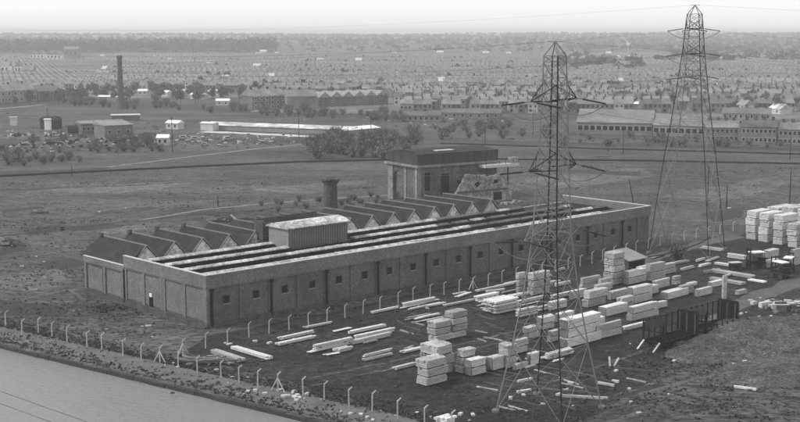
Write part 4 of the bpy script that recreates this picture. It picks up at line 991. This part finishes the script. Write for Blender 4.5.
# scrap yard heaps and vehicles
for i, (x, y, sx, h, nm) in enumerate(((8,152,9,3.4,'leftmost'),(28,150,11,3.6,'second'),(48,150,11,4.2,'third'),(68,149,12,4.6,'largest'),(88,147,10,4.2,'right-hand'),(100,144,6,3,'last and smallest'),(20,138,9,2.4,'rear left'),(55,138,10,2.6,'rear right'))):
    o = thing('scrap_heap', '%s dark scrap heap in the yard at left' % nm, 'scrap heap', g(x, y), 0, 'heaps of the scrap yard')
    mo = mound('pile', 0, 400, sx, 6, h, M_SCRAP, 0, 70+i, 22); mo.location = (0,0,0); mo.parent = o
    mb = MB(); mw = MB()
    for k in range(110):
        a = rnd.gauss(0, sx*.38); b2 = rnd.gauss(0,2.2); z = h*.55*max(0, 1-(a/sx)**2)*rnd.uniform(.4,1.3); q = rnd.uniform(.2,.8)
        (mb if rnd.random() < .72 else mw).obox((a,b2), (rnd.random()-.5, rnd.random()-.5), q*2, q, z, z+q*.9)
    mb.build('scrap', M_BLACK, o); mw.build('pale_scrap', M_PALE, o)
def van():
    t = thing('parked_van', 'pale van', 'van'); MB().box(-2.2,2.2,-.9,.9,.4,1.3).build('body', M_MID, t); MB().prism([(-1.9,1.3),(1.2,1.3),(.7,2.1),(-1.8,2.1)],-.85,.85).build('cab', M_PALE, t)
    for x in (-1.4,1.4):
        for y in (-.95,.8): MB().bar((x,y,.4),(x,y+.15,.4),.38,n=10).build('wheel', M_BLACK, t)
    MB().prism([(-1.4,1.45),(.9,1.45),(.6,1.95),(-1.4,1.95)],-.87,-.853).build('side_window', M_GLASSD, t)
    return t
vn = van(); first = True
for x, y, lab in [(184,140,1),(196,141,1),(228,141,1),(268,142,1),(205,146,1)]:
    lb = 'pale parked vehicle in the yard below the long white shed'
    if first: vn.location = g(x,y); vn['label'] = lb; vn['group'] = 'vehicles below the long shed'; kids(vn); first = False
    else: dup(vn, g(x,y), rnd.uniform(-.5,.5), rnd.uniform(.7,1.0), lb, 'vehicles below the long shed')

# ------------------------------------------------------------------ terraced streets
def house_proto(seed, wm, rm):
    t = thing('terraced_house', 'small terraced house in the long streets', 'house')
    wd, dp, wh, rh = 5.6, 9.0, 5.4, 3.0
    MB().box(0, wd, 0, dp, 0, wh).box(0, wd*.5, dp, dp+4.5, 0, 4.2).build('wall', wm, t)
    rf = MB().prism_x([(-.3, wh+.02), (dp+.3, wh+.02), (dp/2, wh+rh)], 0, wd).prism_x([(dp+.3,4.25),(dp+4.6,4.25),(dp+.3,5.2)], 0, wd*.5).build('roof', rm, t)
    MB().box(-.35, .35, dp/2-.9, dp/2+.9, wh+rh-.8, wh+rh+1.3).build('chimney', M_BRICKD, rf)
    for x, z, ww_, hh in ((1.5,1.6,1.5,1.5),(1.5,4.1,1.2,1.4),(4.3,4.1,1.0,1.4)): MB().box(x-ww_/2, x+ww_/2, -.06, -.004, z-hh/2, z+hh/2).build('window', M_GLASSD, t)
    MB().box(3.8,4.8,-.07,-.004,.1,2.2).build('door', M_MID, t)
    return t
HP = [house_proto(0, M_BRICKM, M_SLATEM), house_proto(1, M_PALE, M_SLATEM), house_proto(2, M_BRICKM, M_MID)]
occ = [(-200,0,770,960,), ]
def blocked(x, y):
    X = CX+FPX*x/y*1.0; Y = HOR+FPX*CAM_H/y
    if 248 < X < 392 and Y > 97: return True
    if X < 62 and Y > 92: return True
    if X < 250 and Y > 93: return True
    if Y > 88: return rnd.random() < .25
    if 95 < X < 232 and 93 < Y < 101 : return rnd.random() < .6
    if 395 < X < 520 and Y > 101: return True
    if X > 575 and Y > 108 and X < 706: return True
    return False
HV = []; HF = []; count = 0; used_h = set()
sV, sF = [], []
def add_house_bulk(x, y, rz, s, kind):
    wd, dp, wh, rh = 5.6*s, 9.0*s, 5.4*s, 3.0*s; c, sn = math.cos(rz), math.sin(rz); n = len(sV)
    pts = [(0,0,0),(wd,0,0),(wd,dp,0),(0,dp,0),(0,0,wh),(wd,0,wh),(wd,dp,wh),(0,dp,wh)]
    (HV if kind else HF)
    return pts
bulk = {'wall': ([], []), 'pale': ([], []), 'roof': ([], []), 'proof': ([], []), 'win': ([], [])}
def addq(key, P, quads, tr):
    V, F = bulk[key]; n = len(V); V += [tr(p) for p in P]; F += [tuple(n+i for i in q) for q in quads]
def bulk_house(x, y, rz, pale, proof):
    wd, dp, wh, rh = 5.6, 9.0, 5.4, 3.0; c, sn = math.cos(rz), math.sin(rz); zb = terrain(x, y)
    tr = lambda p: (x+p[0]*c-p[1]*sn, y+p[0]*sn+p[1]*c, zb+p[2])
    wk = 'pale' if pale else 'wall'
    addq(wk, [(0,0,0),(wd,0,0),(wd,dp,0),(0,dp,0),(0,0,wh),(wd,0,wh),(wd,dp,wh),(0,dp,wh),(0,dp/2,wh+rh),(wd,dp/2,wh+rh)], [(0,1,5,4),(1,2,6,5),(2,3,7,6),(3,0,4,7),(4,8,7,7),(5,6,9,9)][:4]+[(4,8,7,4),(5,6,9,5)][:0], tr)
    V, F = bulk[wk]; n = len(V)-10; F += [(n+4,n+4+4,n+7,n+7)][:0]
    addq('proof' if proof else 'roof', [(0,-.3,wh),(wd,-.3,wh),(wd,dp/2,wh+rh),(0,dp/2,wh+rh),(wd,dp+.3,wh),(0,dp+.3,wh)], [(0,1,2,3),(3,2,4,5)], tr)
    addq(wk, [(0,0,wh),(0,dp,wh),(0,dp/2,wh+rh-.05),(0,dp/2-.1,wh+rh-.1)], [(1,0,3,2)], tr); addq(wk, [(wd,0,wh),(wd,dp,wh),(wd,dp/2,wh+rh-.05),(wd,dp/2-.1,wh+rh-.1)], [(0,1,2,3)], tr)
    addq('wall', [(-.4,dp/2-.8,wh+rh-.7),(.4,dp/2-.8,wh+rh-.7),(.4,dp/2+.8,wh+rh-.7),(-.4,dp/2+.8,wh+rh-.7),(-.4,dp/2-.8,wh+rh+1.2),(.4,dp/2-.8,wh+rh+1.2),(.4,dp/2+.8,wh+rh+1.2),(-.4,dp/2+.8,wh+rh+1.2)], [(0,1,5,4),(1,2,6,5),(2,3,7,6),(3,0,4,7),(4,5,6,7)], tr)
    addq('win', [(.8,-.08,.9),(2.2,-.08,.9),(2.2,-.08,2.4),(.8,-.08,2.4),(.9,-.08,3.4),(2.1,-.08,3.4),(2.1,-.08,4.8),(.9,-.08,4.8),(3.8,-.08,3.4),(4.8,-.08,3.4),(4.8,-.08,4.8),(3.8,-.08,4.8)], [(0,1,2,3),(4,5,6,7),(8,9,10,11)], tr)
tree_spots = []; y = 742.0; row = 0
def inview(x, y, m=30): return abs(x) < y*400/FPX+m
while y < 2350:
    ang0 = .04*math.sin(row*.12); half = y*400/FPX+40
    xs = -half
    while xs < half:
        run = rnd.uniform(130, 320); ang = ang0+(.10 if xs > half*.25 else .0)
        park = rnd.random() < .07+ (.12 if y > 1700 else 0)
        pale_row = rnd.random() < .22; proof_row = rnd.random() < .30
        x = xs
        while x < xs+run-6:
            yy = y+math.tan(ang)*(x-xs*0)*.35+5*math.sin(x*.003)
            if yy > 735 and inview(x, yy) and not blocked(x, yy):
                if park:
                    if rnd.random() < .45: tree_spots.append((x, yy+rnd.uniform(-12,12)))
                else:
                    pale = pale_row and rnd.random() < .7 or rnd.random() < .04
                    if count < 290 and yy < 1000:
                        pr = HP[1] if pale else HP[2] if proof_row else HP[0]; lb = 'small terraced house in the nearest grey streets beyond the field' if not pale else 'pale-walled terraced house in the nearest streets beyond the field'
                        if proof_row and not pale: lb = 'terraced house with a lighter roof in the nearest streets'
                        grp = 'pale terraced houses' if pale else 'light-roofed terraced houses' if proof_row else 'dark-roofed terraced houses'
                        if pr.name not in used_h:
                            used_h.add(pr.name); kids(pr); [kids(c) for c in kids(pr)]; pr.location = (x,yy,0); pr.rotation_euler = (0,0,ang*.35); pr['label'] = lb; pr['group'] = grp
                        else: dup(pr, (x,yy,0), ang*.35, 1.0, lb, grp, skip=() if count < 130 else ('window','door'))
                        count += 1
                    else: bulk_house(x, yy, ang*.35, pale, proof_row)
                    if rnd.random() < .12: tree_spots.append((x+2.5, yy+rnd.choice((-8,17))+rnd.uniform(-3,3)))
            x += 5.65
        xs += run+rnd.uniform(8,16)
    y += 29+rnd.uniform(-1,1.5); row += 1
for p in HP:
    if p.name not in used_h: p.location = (0, 1100, 0)
hs = thing('far_terraces', 'thousands of small terraced houses fading into the haze', 'houses'); hs['kind'] = 'stuff'
for k, m, nm in (('wall', M_BRICKM, 'wall'), ('pale', M_PALE, 'pale_wall'), ('roof', M_SLATEM, 'roof'), ('proof', M_MID, 'pale_roof'), ('win', M_GLASSD, 'window')):
    V, F = bulk[k]
    if F: o = big_mesh(nm, V, F, m, hs); o['kind'] = 'stuff'
# tree rows seen along the streets
dots = []
for x0, x1, yy, st in ((256,392,92.5,9), (196,330,65,7.5), (130,330,71,8), (300,420,78,8), (330,560,72,8), (420,560,84,9), (560,700,92,9), (330,600,66,7), (280,560,61,6.5), (560,800,76,8), (600,800,84,9), (60,250,80,9)):
    x = x0
    while x < x1: p = g(x+rnd.uniform(-1.2,1.2), yy+rnd.uniform(-.3,.3)+(x-x0)*.012); dots.append((p.x, p.y)); x += st*rnd.uniform(.8,1.25)
for i in range(170): p = g(rnd.uniform(0,800), rnd.uniform(72,108)); tree_spots.append((p.x, p.y))
for i in range(45): p = g(rnd.uniform(60,250), rnd.uniform(92,103)); tree_spots.append((p.x, p.y))
tree_spots = [p for p in tree_spots if inview(*p) and not (248 < CX+FPX*p[0]/p[1] < 330 and FPX*CAM_H/p[1]+HOR > 92)]
tree_spots.sort(key=lambda p: p[1])
for x, y in tree_spots[:230]: place(TP, Vector((x, y, 0)), rnd.uniform(.75,1.25), 'grey round tree among the terraced streets', 'trees in the terraced streets')
def tree_mass(name, label, pts, n, m, hmin, hmax, leaf):
    Vs = []; r_ = np.random.RandomState(5)
    protos = [leaf_cloud(n, 1, 1, 1, 0, leaf, 90+i, 9)[0] for i in range(5)]
    for i, (x, y) in enumerate(pts):
        h = rnd.uniform(hmin, hmax); rx = h*rnd.uniform(.34,.55); V = protos[i % 5].copy(); a = rnd.uniform(0,6.28)
        X = V[:,0]*math.cos(a)-V[:,1]*math.sin(a); Y = V[:,0]*math.sin(a)+V[:,1]*math.cos(a); V[:,2] = V[:,2]*h*.5+h*.5
        zb = terrain(x, y); Vs.append(np.stack([X*rx+x, Y*rx+y, V[:,2]+zb-.4], 1))
    V = np.concatenate(Vs); tag(big_mesh(name, V, np.arange(len(V)).reshape(-1,4), m), label, 'trees', kind='stuff')
tree_mass('street_row_trees', 'rows of small dark round trees lining the far streets', dots, 60, M_WOODD, 8, 11, .3)
tree_mass('street_trees', 'many small grey trees among the farther streets', tree_spots[230:], 40, M_LEAF, 6, 10, .30)
wp = []
for x0, x1, ya, yb, n in ((-20,130,46.5,54,420), (130,275,49,53.5,300), (0,270,53,56,160), (560,820,46,54,420), (280,560,46,50,220), (660,820,55,66,160), (560,640,60,75,60)):
    for i in range(n): p = g(rnd.uniform(x0,x1), rnd.uniform(ya,yb)); wp.append((p.x, p.y))
for i in range(2600):
    y = 2500+3600*rnd.random()**.8; wp.append((rnd.uniform(-1,1)*(y*.33+60), y))
for i in range(900):
    y = rnd.uniform(4800,6200); wp.append((rnd.uniform(-1,1)*(y*.33+60), y))
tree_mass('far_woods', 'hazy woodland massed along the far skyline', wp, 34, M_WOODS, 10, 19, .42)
wq = []
for i in range(800):
    x = rnd.uniform(-20, 275); p = g(x, rnd.uniform(52.5, 56.5)-(x/275)*1.5); wq.append((p.x, p.y))
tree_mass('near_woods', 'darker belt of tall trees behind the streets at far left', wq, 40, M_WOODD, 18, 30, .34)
# patches of far fields and white specks of buildings inside the woods
for i in range(26):
    y = rnd.uniform(56, 62) if i % 2 else rnd.uniform(62, 92); x = rnd.uniform(5, 795)
    if blocked(*(g(x,y).xy)): continue
    building('distant_building', 'tiny pale building far off among the hazy streets', 'building', x, y, x+rnd.uniform(3,7), y, 14, rnd.uniform(5,10), 3, M_PALE, M_PALE, None, 0, 'along', 'tiny pale far buildings')

# ------------------------------------------------------------------ haze
hm = bpy.data.materials.new('haze'); hm.use_nodes = True; hn = hm.node_tree; hn.nodes.clear()
ho_ = hn.nodes.new('ShaderNodeOutputMaterial'); pv = hn.nodes.new('ShaderNodeVolumePrincipled')
pv.inputs['Color'].default_value = (1,1,1,1); pv.inputs['Density'].default_value = HAZE_DENSITY; pv.inputs['Anisotropy'].default_value = .1
hn.links.new(pv.outputs[0], ho_.inputs['Volume'])
hb = MB().box(-8500, 9000, -5500, 12500, -2.0, 58.0).build('haze', hm); tag(hb, 'pale haze lying over the whole plain', 'haze', kind='stuff')
